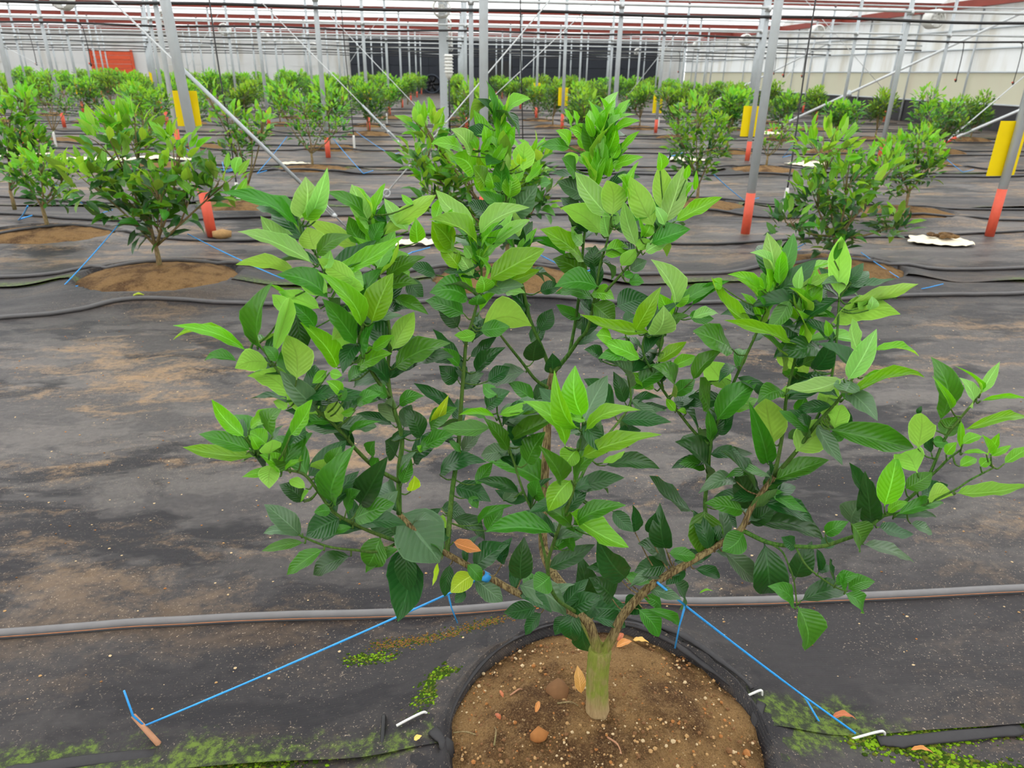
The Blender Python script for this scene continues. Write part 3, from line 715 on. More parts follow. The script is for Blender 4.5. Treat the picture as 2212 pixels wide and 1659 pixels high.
# leaves read off the photograph region by region: base x, base y, tip x, tip y, width, kind, in that region's own enlarged pixels
LEAFTAB = [
 (380, 350, 3.687, """985 450 1030 130 220 s|1020 465 1200 205 150 b|1060 470 1200 60 120 s|1110 470 1165 300 60 b|990 565 375 255 90 m|975 700 685 440 140 s|1090 810 515 565 110 s|960 885 495 820 95 p|1450 690 1055 470 120 p|1110 700 1050 525 180 p|1125 750 1390 590 110 m|1440 960 1140 775 130 p|1185 850 1230 710 90 s|1235 915 1790 605 120 b|1210 1040 960 875 150 p|1215 1090 820 905 150 m|1290 960 1490 1010 110 p|1475 1310 1140 890 130 b|1560 1280 1725 900 190 b|690 1490 765 980 140 m|645 1470 640 1175 60 m|770 1550 900 1100 110 p|870 1100 750 980 30 b|860 1190 770 1060 100 p|1150 1170 830 1040 110 p|1110 1320 915 1120 110 m|1440 1450 1175 1100 140 m|1445 1190 1250 1410 130 p|1285 1640 1000 1290 140 b|1400 1600 1230 1400 130 p|560 1505 0 1310 80 b|560 1500 0 1420 50 b|735 1600 480 1640 160 p|490 1590 235 1585 70 m|950 1200 1000 1530 150 d|800 1590 700 1470 80 m|1440 1650 1710 1530 130 b|1480 1530 1580 1280 160 m|1560 1490 1725 1385 80 b|1690 1490 1740 1390 50 p|1720 1500 1890 1205 150 p|1740 1640 2170 1450 170 m|1830 1640 2200 1560 120 d|1545 480 1205 245 90 m|1530 470 1405 190 150 s|1545 520 1440 410 90 s|1500 650 1380 440 120 m|1570 640 1660 485 110 m|1630 600 2055 275 120 p|1850 550 1665 300 100 s|1890 340 1800 260 50 b|1925 640 1910 450 110 b|2060 470 2110 290 80 b|2140 570 2200 380 90 b|2200 580 2040 460 50 b|2212 680 2060 500 140 b|1600 850 1740 560 130 s|1650 770 1850 740 70 s|1560 850 1340 680 60 s|1670 920 1975 760 110 m|1620 880 1700 800 60 b|1780 930 1860 870 80 s|2070 900 1870 830 90 d|1640 1020 1920 970 120 m|1620 930 1450 1100 160 d|1850 930 1965 1070 120 d|1740 1090 2000 1210 90 m|1660 1210 1880 1170 90 d|1650 1230 1620 1340 90 d|1360 850 1490 990 100 s"""),
 (840, 200, 3.072, """570 880 320 655 110 s|600 940 920 770 100 s|630 985 770 985 80 s|700 1000 930 850 70 s|590 1010 280 850 90 b|430 1060 290 860 110 b|470 1170 340 1010 100 b|560 1220 440 1040 80 s|600 1150 610 1030 100 b|550 1100 500 1020 70 s|665 1240 1020 1045 150 b|560 1330 450 1130 50 b|620 1330 610 1220 110 b|690 1280 990 1180 90 b|600 1460 890 1175 70 b|525 1370 280 1330 150 m|500 1470 250 1385 130 m|590 1410 600 1340 100 m|460 1560 330 1440 110 d|605 1580 795 1555 100 m|615 1560 935 1550 190 p|580 1600 440 1610 70 b|770 1330 900 1330 60 s|930 1490 830 1380 130 d|1000 1320 1140 1290 80 d|1000 1580 1080 1440 100 d|940 1650 1040 1560 90 d|800 1000 870 870 140 d|820 840 980 625 140 g|860 880 990 735 90 g|850 1030 950 860 80 g|690 800 530 740 90 d|760 830 700 800 100 d|720 880 570 830 60 g|720 190 590 45 50 d|700 160 720 20 60 b|780 130 935 45 70 b|790 130 850 230 60 d|690 180 830 300 80 b|680 240 525 245 80 d|640 330 630 220 60 b|610 400 680 260 40 b|670 510 720 310 140 b|680 490 800 310 60 b|500 390 290 340 70 b|545 420 415 250 90 s|530 380 480 240 60 s|590 380 530 270 50 b|560 550 415 430 130 b|620 590 530 420 80 b|640 620 560 500 120 b|740 660 750 440 100 m|690 640 660 530 90 b|800 700 830 540 110 b|890 520 905 330 130 p|870 480 870 390 60 y|900 600 1020 480 40 b|950 570 1000 450 50 b|1000 610 1075 600 60 m|700 720 560 560 60 b|770 780 600 660 70 m|720 740 610 600 40 b|1480 160 1520 0 75 s|1460 140 1400 30 30 b|1510 170 1600 50 55 b|1200 370 1015 355 70 m|1195 360 1110 255 60 b|1210 240 1165 110 35 b|1250 220 1225 120 40 b|1290 330 1200 240 80 b|1360 410 1290 210 110 m|1450 400 1510 220 90 b|1340 230 1330 120 60 s|1300 380 1290 260 60 b|1500 250 1660 190 50 b|1470 500 1680 430 60 b|1540 380 1660 260 40 b|1380 220 1400 150 40 b|1420 200 1440 110 40 b|1330 470 1270 410 70 b|1240 540 1150 440 110 m|1220 500 1200 400 80 p|1500 520 1560 470 60 p|1380 560 1330 470 70 b|1450 560 1480 430 60 b|1420 500 1430 330 60 b|1480 440 1530 340 60 b|1390 460 1370 330 60 b|1430 340 1500 230 50 b|1360 300 1310 150 50 b|1470 830 1245 540 130 s|1310 690 1200 560 110 d|1300 680 1120 595 110 g|1370 780 1240 700 110 d|1260 760 1170 710 60 g|1440 620 1660 565 60 d|1480 820 1450 590 150 p|1410 940 1155 770 130 p|1300 920 1200 820 100 d|1290 1000 1210 900 80 s|1560 720 1655 465 50 b|1590 700 1520 560 100 b|1760 890 1605 570 140 p|1530 890 1825 730 80 m|1640 1020 1560 730 90 s|1830 790 1800 490 120 p|1800 520 1790 400 70 b|1830 870 1950 500 130 s|1900 855 2200 700 80 b|1960 690 2020 600 60 b|1970 580 1990 480 40 b|2030 650 2040 520 30 b|1830 880 1770 760 60 s|1690 960 1740 860 70 b|1670 970 1650 830 25 b|1740 1000 1990 910 110 m|1700 1060 1870 990 80 s|1640 1040 1730 980 70 p|1540 1150 1640 1040 80 p|1430 1080 1600 1050 100 b|1300 1130 1015 915 110 b|1170 1090 935 975 60 m|1380 1180 1370 1020 110 d|1310 1240 1095 1110 150 m|1390 1290 1110 1290 130 m|1460 960 1430 800 80 s|1510 880 1500 780 60 s|1560 1220 1620 1200 50 m|1600 1180 1710 1120 80 g|1350 1400 1490 1520 140 m|1340 1340 1490 1370 90 b|1510 1420 1720 1360 150 d|1280 1490 1115 1410 70 m|1240 1560 1310 1490 70 g|1590 1260 1690 1260 70 m|1635 1580 1800 1300 100 b|1750 1610 1820 1420 140 s|1900 1430 1745 1120 110 s|1880 1480 1800 1340 90 b|1890 1420 1990 1310 100 b|1920 1420 2180 1280 80 m|1740 1590 1285 1475 70 b|1990 1480 2150 1500 80 m|2010 1500 2180 1470 60 s|2212 1290 2150 1240 60 b|1480 1630 1380 1610 90 b|1560 1540 1650 1490 90 d|1840 1600 1980 1480 80 m"""),
 (1500, 480, 3.107, """545 370 490 80 110 s|530 340 380 210 60 s|570 420 590 200 70 b|500 460 480 320 90 b|390 690 125 380 70 b|440 450 230 355 60 b|470 450 335 370 60 b|-20 560 225 400 60 m|560 450 930 270 22 b|660 400 970 285 45 s|690 470 920 345 60 b|970 500 985 110 125 p|940 260 1010 90 40 m|1000 440 1130 280 70 d|1050 540 1485 420 80 p|1030 590 1350 520 60 d|740 640 770 440 85 s|790 610 920 570 70 s|700 450 720 300 60 s|640 520 500 710 100 m|820 440 890 520 70 d|900 770 880 660 50 b|1170 590 1190 500 60 s|1100 580 1160 530 50 p|920 680 1365 620 150 p|1100 870 1060 655 70 s|1030 1060 1215 730 120 s|1190 865 1495 900 40 b|730 800 1130 830 60 s|690 840 220 665 60 b|590 1010 450 760 70 m|850 850 570 900 130 d|800 990 920 780 110 d|760 1050 560 910 130 p|1000 1050 625 1110 90 s|720 960 930 910 90 m|1130 1040 1460 1020 40 b|1120 1100 1250 1010 60 p|1000 1190 1110 1100 110 m|990 1190 1525 1050 60 b|860 1310 950 1100 120 p|600 1140 430 1210 110 m|570 1150 690 1170 80 p|240 1130 100 950 140 p|150 1330 420 1070 150 m|240 1270 420 1190 80 b|105 1250 40 1050 120 m|-10 1060 190 860 90 m|250 850 0 735 140 m|535 1490 480 1195 200 p|680 1540 890 1330 190 p|900 1390 1450 1510 150 m|940 1390 990 1230 130 p|1000 1400 1030 1260 60 d|1010 1430 900 1440 70 m|690 1280 740 1170 80 m|110 1480 90 1260 60 m|160 1430 260 1290 80 d|490 1620 370 1220 110 m|1650 1330 1590 920 130 m|1720 1250 1600 1040 40 b|1840 1240 1780 1050 70 s|1890 1160 1750 970 20 b|1920 1150 2045 945 60 s|1920 1200 2230 1190 30 b|1500 1520 1520 1290 140 p|1500 1290 1525 1235 30 d|1590 1550 1465 1340 60 d|1800 1400 2230 1330 60 b|1680 1440 1760 1310 110 m|1800 1490 1925 1440 60 b|1960 1560 1930 1430 40 b|1990 1560 2045 1420 50 b|1990 1570 2120 1500 40 b|1800 1550 1970 1560 25 b|2080 1620 2250 1510 60 b|1780 1640 1890 1590 60 b|1920 1640 1990 1590 60 b|1690 1560 1760 1480 60 b|1790 1330 1790 1510 40 b|1600 1470 1700 1480 70 m"""),
 (380, 700, 3.072, """800 370 740 85 170 p|770 490 485 350 130 p|940 600 745 420 150 p|1000 310 910 390 60 b|1110 650 1000 500 110 p|1190 570 1100 590 50 b|1020 320 1100 340 60 b|1100 470 1000 380 70 b|1110 520 1050 400 60 m|1405 485 1255 440 80 m|1145 380 1270 310 70 m|1200 540 1350 470 80 m|1150 740 1350 650 40 m|455 750 245 510 90 b|490 690 670 565 70 b|500 840 165 735 100 m|525 880 65 820 90 b|640 745 700 570 110 m|740 560 650 515 70 p|760 740 900 510 90 b|600 800 480 720 100 b|620 860 640 770 110 p|550 830 500 745 60 b|695 975 560 870 90 b|760 960 640 810 150 m|830 900 905 730 100 m|740 800 890 740 80 d|720 970 845 905 30 b|690 1010 450 1015 60 b|640 930 620 1085 120 p|1010 1010 900 930 110 p|1000 930 1095 815 100 m|860 1090 755 1040 60 p|830 1170 880 1110 50 b|1040 1170 1120 990 80 b|1050 1190 1180 820 150 m|850 1180 690 1070 100 d|1030 1240 920 1250 70 m|1090 1290 870 1410 160 d|1170 1350 1000 1390 50 m|830 1410 595 1205 120 g|840 1390 590 1390 60 g|850 1450 580 1505 60 m|980 1495 745 1659 90 m|1160 1540 920 1660 110 d|1220 1200 1400 890 150 d|1180 1290 1440 1195 130 m|1360 1410 1275 1600 160 m|1500 1250 1740 1570 310 g|1770 1260 1730 1560 70 p|1310 960 1340 890 70 m|1300 880 1320 780 70 m|1460 870 1390 780 130 d|1500 1060 1560 900 80 m|1560 1110 1580 1010 70 y|1470 990 1590 850 60 g|1620 760 1510 560 110 d|1610 830 1845 725 90 m|1580 930 1780 780 120 d|1700 690 1805 480 70 y|1690 700 1860 560 100 m|1640 840 1600 810 40 b|2090 690 1775 690 95 m|2120 620 1885 605 40 b|1750 1000 2050 920 110 d|1850 1080 2080 1175 120 d|1870 370 1750 280 110 d|1990 320 2180 160 90 d|1950 220 2120 90 60 d|1880 280 1730 170 70 m|1880 590 1590 400 70 d|1510 690 1560 540 90 g|1480 540 1640 480 80 m|1890 420 2020 380 50 d|1920 410 2040 330 80 g|1890 850 1810 770 40 m|1900 850 2030 720 80 g|2070 380 2212 290 90 d|2130 470 2040 400 80 m|2060 560 2212 450 110 d|1130 1240 1220 1110 90 m|1460 1400 1260 1290 140 d|1760 1220 1920 1260 100 d|1830 1290 2040 1450 90 d|1940 1150 2000 1220 60 m|1430 770 1590 720 50 d|1440 670 1200 600 60 d"""),
 (900, 740, 3.687, """1320 590 1265 200 180 b|1290 680 1105 240 120 b|1350 625 1160 590 60 b|1345 700 1765 545 100 b|1180 830 860 480 150 b|1280 850 1180 985 150 b|1310 915 1925 740 130 b|1270 1120 1520 880 110 m|1480 960 1655 865 50 p|1500 980 1920 1005 110 d|1260 1160 1640 1080 130 d|1230 1095 1055 1335 160 b|1065 1170 550 940 180 m|1150 1110 980 830 130 m|880 965 1020 720 160 m|745 775 1160 580 110 m|650 580 1040 530 80 b|730 860 540 610 100 m|730 870 520 900 120 g|760 870 850 860 80 g|470 1130 600 960 90 m|820 1200 490 1100 90 d|690 1260 800 1140 90 g|950 1260 970 1100 130 m|1100 1520 570 1510 140 m|990 1495 580 1510 50 p|490 1450 760 1300 60 m|560 1500 690 1310 120 m|1235 1460 980 1290 130 m|1220 1650 1260 1480 120 m|1220 1350 1670 1620 160 b|1240 1460 1650 1300 120 m|1450 1320 1655 1300 50 p|1575 570 1340 300 140 d|1660 480 1570 240 100 d|1700 500 1950 450 60 d|1740 520 1990 520 70 d|1720 600 1980 550 60 g|1780 130 1490 0 110 b|1910 155 2140 0 90 b|2040 190 2212 110 90 b|2020 430 1880 200 150 m|1895 370 1665 260 90 b|2040 420 2212 300 110 m|2060 545 1990 450 60 b|2150 560 2080 540 40 b|1690 120 1455 125 100 m|1480 150 1340 60 90 d|940 470 1090 280 130 d|930 150 960 -20 150 d|1090 240 1080 90 120 d|870 230 560 320 130 d|930 470 730 320 110 m|860 800 730 600 160 d|2190 1340 1865 1070 120 d|1140 620 1290 740 100 d|1600 720 1780 700 90 d|1440 740 1480 660 80 d|1740 1510 1720 1300 80 d|1985 1640 1940 1290 150 d|1850 1520 1900 1360 90 d|1560 1340 1720 1500 110 d|1440 1550 1600 1530 80 g"""),
 (1380, 860, 2.659, """385 470 215 260 130 d|385 410 235 380 70 m|410 320 645 320 60 d|375 640 345 880 170 m|690 550 475 310 100 d|560 480 350 545 80 g|600 650 385 605 90 m|640 640 560 420 130 d|780 470 1080 360 90 m|750 530 960 650 60 m|640 710 1050 825 130 d|700 600 990 715 90 d|640 720 790 620 90 d|600 770 485 875 120 m|500 630 560 740 50 d|720 830 740 1110 170 d|900 850 820 800 70 d|900 1030 990 830 110 d|1020 860 1045 985 40 d|1040 850 1130 830 60 d|1070 780 1200 710 70 m|1220 720 1260 855 110 m|1290 840 1570 940 60 g|1380 740 1570 780 70 d|1560 720 1680 775 50 g|1330 720 1300 430 110 d|1390 640 1215 380 70 d|1220 720 1290 590 110 g|1410 620 1480 340 120 b|1460 690 1700 685 50 d|1480 670 1740 605 70 m|1430 660 1550 600 50 b|1600 430 1500 330 130 p|1530 520 1680 430 90 m|1620 560 1770 500 90 d|1660 580 1800 560 90 p|1820 545 2230 500 70 b|890 1200 745 1085 80 m|910 1195 950 1440 130 m|930 1165 1190 1110 100 d|1180 1120 1270 1230 70 m|1200 1100 1350 1055 80 m|1130 1070 1260 1020 60 m|1190 1100 1150 1010 50 m|1130 1060 1100 925 40 d|1030 1000 1100 970 50 d|490 880 670 1050 100 g|440 880 550 910 50 g|320 980 460 1030 60 d|270 990 160 1070 80 d|200 1060 230 1210 80 d|170 890 325 910 70 m|200 940 410 900 80 d|160 930 0 840 100 d|160 960 -20 1000 100 d|130 1210 30 1150 70 m|-5 1210 110 1365 90 m|40 1210 215 1305 50 m"""),
 (800, 1040, 2.68, """190 380 160 795 190 d|210 380 230 630 110 d|170 390 -20 525 70 m|600 505 795 370 120 d|760 480 820 330 70 d|870 570 890 330 120 d|1040 550 950 620 120 m|560 480 640 570 70 m|600 540 470 640 100 y|600 560 760 690 110 g|850 600 1125 775 130 g|960 730 780 760 90 d|990 760 900 885 70 d|1140 780 1070 885 70 d|1190 690 1200 420 130 d|1190 740 1180 915 110 d|1210 720 1490 745 140 d|1230 830 1265 980 100 d|1290 790 1470 840 90 d|1400 680 1270 560 120 d|1480 560 1320 340 140 d|1430 545 1260 500 90 d|1030 500 1290 370 90 d|1540 660 1480 760 100 d|460 480 430 660 70 d|540 600 490 700 60 d|390 470 360 600 25 y|480 350 635 400 60 o"""),
]
def build_big_tree():
    base = at(1291, 1530, 1.215)
    base.z = mound_z(0, base.x, base.y) - 0.01
    root = empty('citrus_tree', base, 'big young citrus tree with glossy leaves tied by blue twine, on the pebbly soil mound', 'tree')
    paths, px_s = {}, []
    for nm, (pts, r0, r1) in STEMS.items():
        w = spline([at(*p) for p in pts], k=6)
        pp = spline([(p[0], p[1], p[2]) for p in pts], k=6)
        paths[nm] = (w, r0, r1)
        if nm != 'trunk':
            for q, wp in zip(pp, w):
                px_s.append((q.x, q.y, q.z, nm, wp))
    mb = {nm: MB() for nm in paths}
    for nm, (w, r0, r1) in paths.items():
        n = len(w)
        if nm != 'trunk':
            r0, r1 = r0 * (0.85 if r0 > 0.012 else 0.72), r1 * 0.85
        rad = [r0 + (r1 - r0) * (i / (n - 1)) ** (0.5 if nm in ('limbL', 'limbR') else 0.8) for i in range(n)]
        if nm == 'trunk':
            rad = [r * (1 + 0.16 * max(0, 1 - i / 5)) for i, r in enumerate(rad)]
            w[0] = w[0] - Vector((0, 0, 0.03))
        if nm in ('limbL', 'limbR', 'C', 'trunk'):
            rad = [r * (1 + 0.10 * mnoise.noise(Vector((i * 0.7, r0 * 900, 0)))) for i, r in enumerate(rad)]
        mb[nm].tube([p - base for p in w], rad, 12 if r0 > 0.01 else 8)
    lr = random.Random(11)
    items = []
    arr = np.array([(a, b_) for a, b_, *_ in px_s])
    for ox, oy, sc, txt in LEAFTAB:
        for rec in txt.split('|'):
            f = rec.split()
            bx, by, tx, ty, w = [float(k) / sc for k in f[:5]]
            bx, tx, by, ty = bx + ox, tx + ox, by + oy, ty + oy
            k = f[5]
            j = int(np.argmin((arr[:, 0] - bx) ** 2 + (arr[:, 1] - by) ** 2))
            Y, nm, wp = px_s[j][2], px_s[j][3], px_s[j][4]
            off = math.hypot(px_s[j][0] - bx, px_s[j][1] - by)
            Lpx = math.hypot(tx - bx, ty - by)
            Lm = Lpx * Y * 1.03 / FPX * 1.05
            Yb = Y + lr.uniform(-0.012, 0.012) + (0.015 if k in 'dg' else -0.01)
            Yt = Yb + lr.uniform(-0.42, 0.22) * Lm
            B, T = at(bx, by, Yb), at(tx + (tx - bx) * 0.04, ty + (ty - by) * 0.04, Yt)
            v = (CAM - (B + T) / 2).normalized()
            up = Vector((0, 0, 1))
            a = (T - B).normalized()
            jit = Vector((lr.uniform(-.5, .5), lr.uniform(-.3, .3), lr.uniform(-.2, .2)))
            if k == 'p':
                n = -(v * 0.9 - up * 0.45 + jit * 0.7)
            else:
                n = v * 0.62 + up * 0.6 + jit * 0.8
            n = (n - a * n.dot(a)).normalized()
            vp = (v - a * v.dot(a)).normalized()
            cs = max(0.62, abs(n.dot(vp)))
            Wm = w * (B - CAM).dot(Fv) / FPX / cs * 1.15
            if off > 4:                                    # its own little stalk or twig
                mid = (wp + B) / 2 + Vector((0, 0, -0.006))
                mb[nm].tube([p - base for p in spline([wp, mid, B], k=3)], [0.0016] * 4 + [0.0013] * 3, 5)
            items.append([Lpx * w, nm, frame(B, T, n, Wm), k, lr.randrange(len(VAR)), base])
    # inner leaves that fill the crown behind those read off
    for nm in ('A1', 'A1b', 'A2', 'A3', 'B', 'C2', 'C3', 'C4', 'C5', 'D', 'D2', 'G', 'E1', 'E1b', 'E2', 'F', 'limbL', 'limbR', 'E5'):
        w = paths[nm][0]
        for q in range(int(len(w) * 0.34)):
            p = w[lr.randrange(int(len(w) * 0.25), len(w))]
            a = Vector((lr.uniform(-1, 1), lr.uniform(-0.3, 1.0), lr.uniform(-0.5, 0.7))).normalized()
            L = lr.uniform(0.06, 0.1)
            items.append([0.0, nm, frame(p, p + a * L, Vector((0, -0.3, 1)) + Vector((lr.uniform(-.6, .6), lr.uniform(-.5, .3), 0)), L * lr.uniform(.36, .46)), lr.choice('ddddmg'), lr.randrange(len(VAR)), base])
    for nm, t0, cnt in (('C4', 0.62, 26), ('C2', 0.45, 20), ('E1', 0.6, 8), ('E2', 0.75, 8), ('A1', 0.75, 8), ('B', 0.75, 8)):
        w = paths[nm][0]
        for q in range(cnt):                               # young upright shoots at the heads
            p = w[min(len(w) - 1, int(len(w) * lr.uniform(t0, 0.84 if nm == 'C2' else 0.95)))]
            a = Vector((lr.uniform(-.75, .75), lr.uniform(-.6, .6), lr.uniform(.5, 1.2))).normalized()
            L = lr.uniform(0.06, 0.105)
            n = Vector((a.x, a.y, 0)) * -0.6 + Vector((0, -0.5, 0.6))
            items.append([0.0, nm, frame(p, p + a * L, n, L * lr.uniform(.24, .36)), lr.choice('bbbmps'), lr.randrange(len(VAR)), base])
    items.sort(key=lambda r: -r[0])
    br = {}
    for nm, m_ in mb.items():
        big_ = nm in ('limbL', 'limbR', 'C')
        br[nm] = m_.build('trunk' if nm == 'trunk' else 'branch', M_TRUNK if nm == 'trunk' or big_ else M_STEM, root)
        if nm == 'trunk':
            br[nm]['label'] = 'mossy green and tan forked trunk'
    br_mat = Matrix.Translation(-base)
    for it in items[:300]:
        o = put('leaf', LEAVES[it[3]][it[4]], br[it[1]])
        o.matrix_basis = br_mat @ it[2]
    # the smaller ones in one part
    V, Fc, UV, MI, ks = [], [], [], [], list(LEAFC)
    for it in items[300:]:
        me = LEAVES[it[3]][it[4]]
        o_ = len(V)
        M = br_mat @ it[2]
        V.extend([tuple(M @ v.co) for v in me.vertices])
        for p in me.polygons:
            Fc.append([i + o_ for i in p.vertices])
            MI.append(ks.index(it[3]))
            for li in p.loop_indices:
                UV.append(tuple(me.uv_layers[0].data[li].uv))
    me = bpy.data.meshes.new('small_leaves')
    me.from_pydata(V, [], Fc)
    for k in ks:
        me.materials.append(LM[k])
    me.polygons.foreach_set('material_index', MI)
    me.polygons.foreach_set('use_smooth', [True] * len(Fc))
    u = me.uv_layers.new(name='UVMap')
    u.data.foreach_set('uv', [c for q in UV for c in q])
    me.update()
    tag(put('small_leaves', me, root), 'smaller and inner leaves of the crown', kind='stuff')
    return len(items)
NL = build_big_tree()

# ------------------------------------------------------------------ the other trees
def grow(blobs, n, leaf, lr, origin, bias=0.0):
    """stems and leaf frames for a crown made of ellipsoids (centre, radii) around origin"""
    stems, leaves = MB(), []
    hmax = max(c.z + r.z for c, r in blobs)
    fork = Vector((0, 0, 0.16 + lr.uniform(0, .06)))
    stems.tube([Vector((0, 0, -0.04)), Vector((0.004, 0, 0.06)), fork], [0.022, 0.019, 0.016], 7)
    tips = []
    for c, r in blobs:
        mid = fork.lerp(c, 0.5) + Vector((lr.uniform(-.03, .03), lr.uniform(-.03, .03), -0.03))
        stems.tube(spline([fork - Vector((0, 0, .01)), mid, c], k=3), [0.010, 0.009, 0.0085, 0.008, 0.007, 0.006, 0.005], 5)
        for q in range(5):
            e = c + Vector((r.x * lr.uniform(-.75, .75), r.y * lr.uniform(-.7, .7), r.z * lr.uniform(.1, .9)))
            stems.tube(spline([mid.lerp(c, 0.6), (c + e) / 2 + Vector((0, 0, -.01)), e], k=2), [0.005, 0.0045, 0.004, 0.003, 0.002], 4)
            tips.append((mid.lerp(c, .6), e))
    vol = [r.x * r.z for _, r in blobs]
    tot = sum(vol)
    for (c, r), vv in zip(blobs, vol):
        for q in range(max(6, int(n * vv / tot))):
            while True:
                d = Vector((lr.uniform(-1, 1), lr.uniform(-1, 1), lr.uniform(-1, 1)))
                if 0.25 < d.length < 1:
                    break
            p = c + Vector((d.x * r.x, d.y * r.y, d.z * r.z)) * 0.92
            out = (Vector((d.x, d.y, d.z * 0.6 + 0.38 + 0.3 * max(0, d.z))) + Vector((lr.uniform(-.6, .6), lr.uniform(-.6, .6), lr.uniform(-.45, .45)))).normalized()
            L = leaf * lr.uniform(0.7, 1.2)
            nn = Vector((0, 0, 1)) + d * 0.35 + Vector((lr.uniform(-.6, .6), lr.uniform(-.8, .3), 0))
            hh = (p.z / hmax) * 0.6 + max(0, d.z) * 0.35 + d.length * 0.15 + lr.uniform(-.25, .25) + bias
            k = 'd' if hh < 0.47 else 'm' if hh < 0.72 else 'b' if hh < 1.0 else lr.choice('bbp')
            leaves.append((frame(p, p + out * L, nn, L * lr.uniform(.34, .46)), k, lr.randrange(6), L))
    return stems, leaves
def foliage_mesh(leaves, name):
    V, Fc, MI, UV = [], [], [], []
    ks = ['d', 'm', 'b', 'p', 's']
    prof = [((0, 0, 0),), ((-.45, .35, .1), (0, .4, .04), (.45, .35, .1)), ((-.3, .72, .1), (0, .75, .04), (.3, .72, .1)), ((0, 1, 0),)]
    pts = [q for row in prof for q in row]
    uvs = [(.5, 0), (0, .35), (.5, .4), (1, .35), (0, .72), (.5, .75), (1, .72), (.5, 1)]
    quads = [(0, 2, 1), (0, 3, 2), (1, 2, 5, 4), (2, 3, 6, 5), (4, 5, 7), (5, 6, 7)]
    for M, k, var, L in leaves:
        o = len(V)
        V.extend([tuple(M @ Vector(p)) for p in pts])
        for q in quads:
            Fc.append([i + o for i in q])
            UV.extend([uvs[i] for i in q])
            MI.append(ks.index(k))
    me = bpy.data.meshes.new(name)
    me.from_pydata(V, [], Fc)
    for k in ks:
        me.materials.append(LM[k])
    me.polygons.foreach_set('material_index', MI)
    me.polygons.foreach_set('use_smooth', [True] * len(Fc))
    u = me.uv_layers.new(name='UVMap')
    u.data.foreach_set('uv', [c for q in UV for c in q])
    me.update()
    return me
def px_blobs(base, lst):
    out = []
    for (px, py, rx, ry, *dy) in lst:
        c = at(px, py, base.y + (dy[0] if dy else 0))
        k = (c - CAM).dot(Fv) / FPX
        out.append((c - base, Vector((rx * k, (rx + ry) * 0.5 * k, ry * k * 1.02))))
    return out
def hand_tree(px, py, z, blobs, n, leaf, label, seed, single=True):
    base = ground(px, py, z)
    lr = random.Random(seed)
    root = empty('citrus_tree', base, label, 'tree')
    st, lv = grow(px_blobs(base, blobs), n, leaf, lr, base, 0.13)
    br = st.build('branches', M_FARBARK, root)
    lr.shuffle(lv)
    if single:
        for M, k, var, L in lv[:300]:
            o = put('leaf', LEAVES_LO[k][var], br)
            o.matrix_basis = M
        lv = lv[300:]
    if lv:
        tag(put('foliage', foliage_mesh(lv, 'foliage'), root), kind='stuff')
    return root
hand_tree(345, 578, 0.12, [(250, 330, 62, 85), (195, 395, 62, 55, -.1), (290, 300, 50, 60, .1), (285, 440, 75, 60), (388, 350, 42, 72), (410, 430, 55, 55), (480, 400, 42, 48, .1), (335, 480, 55, 45), (345, 415, 40, 50, -.15)], 520, 0.15,
          'citrus tree with a forked double crown on the soil mound behind the long blue twine', 21)
hand_tree(1795, 566, 0.12, [(1780, 325, 70, 55), (1830, 395, 70, 60), (1905, 380, 60, 55, .1), (1760, 430, 55, 50), (1700, 485, 45, 40, -.1), (1840, 470, 75, 45), (1930, 490, 45, 30), (1780, 520, 65, 30)], 620, 0.125,
          'broad bushy citrus tree beside the white peg and the orange-footed post', 22)
hand_tree(1095, 588, 0.12, [(925, 290, 40, 45), (915, 350, 48, 50), (945, 420, 55, 50), (1000, 380, 45, 60), (1150, 360, 40, 55), (1110, 430, 60, 55), (1060, 500, 60, 45), (1165, 430, 40, 40)], 520, 0.135,
          'leafy citrus tree standing directly behind the crown of the big citrus tree', 23)
hand_tree(103, 495, 0.1, [(85, 360, 55, 38), (50, 385, 38, 30), (105, 420, 45, 35), (140, 375, 25, 30)], 290, 0.1, 'small light green citrus sapling with bare mossy stem', 24)
hand_tree(540, 432, 0.1, [(455, 215, 30, 32), (500, 260, 45, 40), (545, 290, 38, 40), (505, 320, 40, 35), (570, 265, 25, 35)], 290, 0.11, 'thin-stemmed citrus tree crossed by the black riser tube and steel cable', 25)
hand_tree(1505, 434, 0.1, [(1505, 255, 60, 45), (1470, 300, 32, 45), (1545, 300, 35, 50), (1510, 330, 60, 40), (1500, 370, 45, 25)], 620, 0.105, 'dense round citrus tree beside the post with yellow card', 26)
hand_tree(1955, 450, 0.1, [(1985, 320, 55, 42), (1930, 330, 40, 40), (1990, 370, 50, 35), (1945, 395, 45, 30), (2020, 345, 25, 25)], 430, 0.115, 'bushy light green citrus tree before the leaning white pipe', 27)
hand_tree(30, 445, 0.1, [(20, 255, 40, 50), (55, 230, 30, 35), (20, 330, 45, 45), (70, 310, 35, 40), (90, 320, 20, 25)], 420, 0.125, 'tall citrus tree with dark round leaves behind the light green sapling', 28)
hand_tree(320, 350, 0.1, [(300, 205, 40, 25), (340, 225, 38, 30), (325, 260, 38, 30), (318, 300, 26, 22), (270, 215, 25, 22)], 420, 0.105, 'slim citrus tree rising from pale cloth with dark lower leaves', 29)
hand_tree(675, 358, 0.1, [(610, 205, 40, 28), (655, 235, 45, 35), (715, 235, 45, 38), (665, 285, 40, 32), (730, 280, 30, 22), (610, 240, 25, 30)], 560, 0.105, 'wide citrus tree with splayed limbs beside an orange-footed post and cable', 30)
hand_tree(1655, 358, 0.1, [(1668, 295, 28, 22), (1700, 275, 25, 20), (1650, 320, 18, 14), (1690, 305, 22, 16)], 110, 0.11, 'sparse citrus sapling with pink tape on its stem', 31)
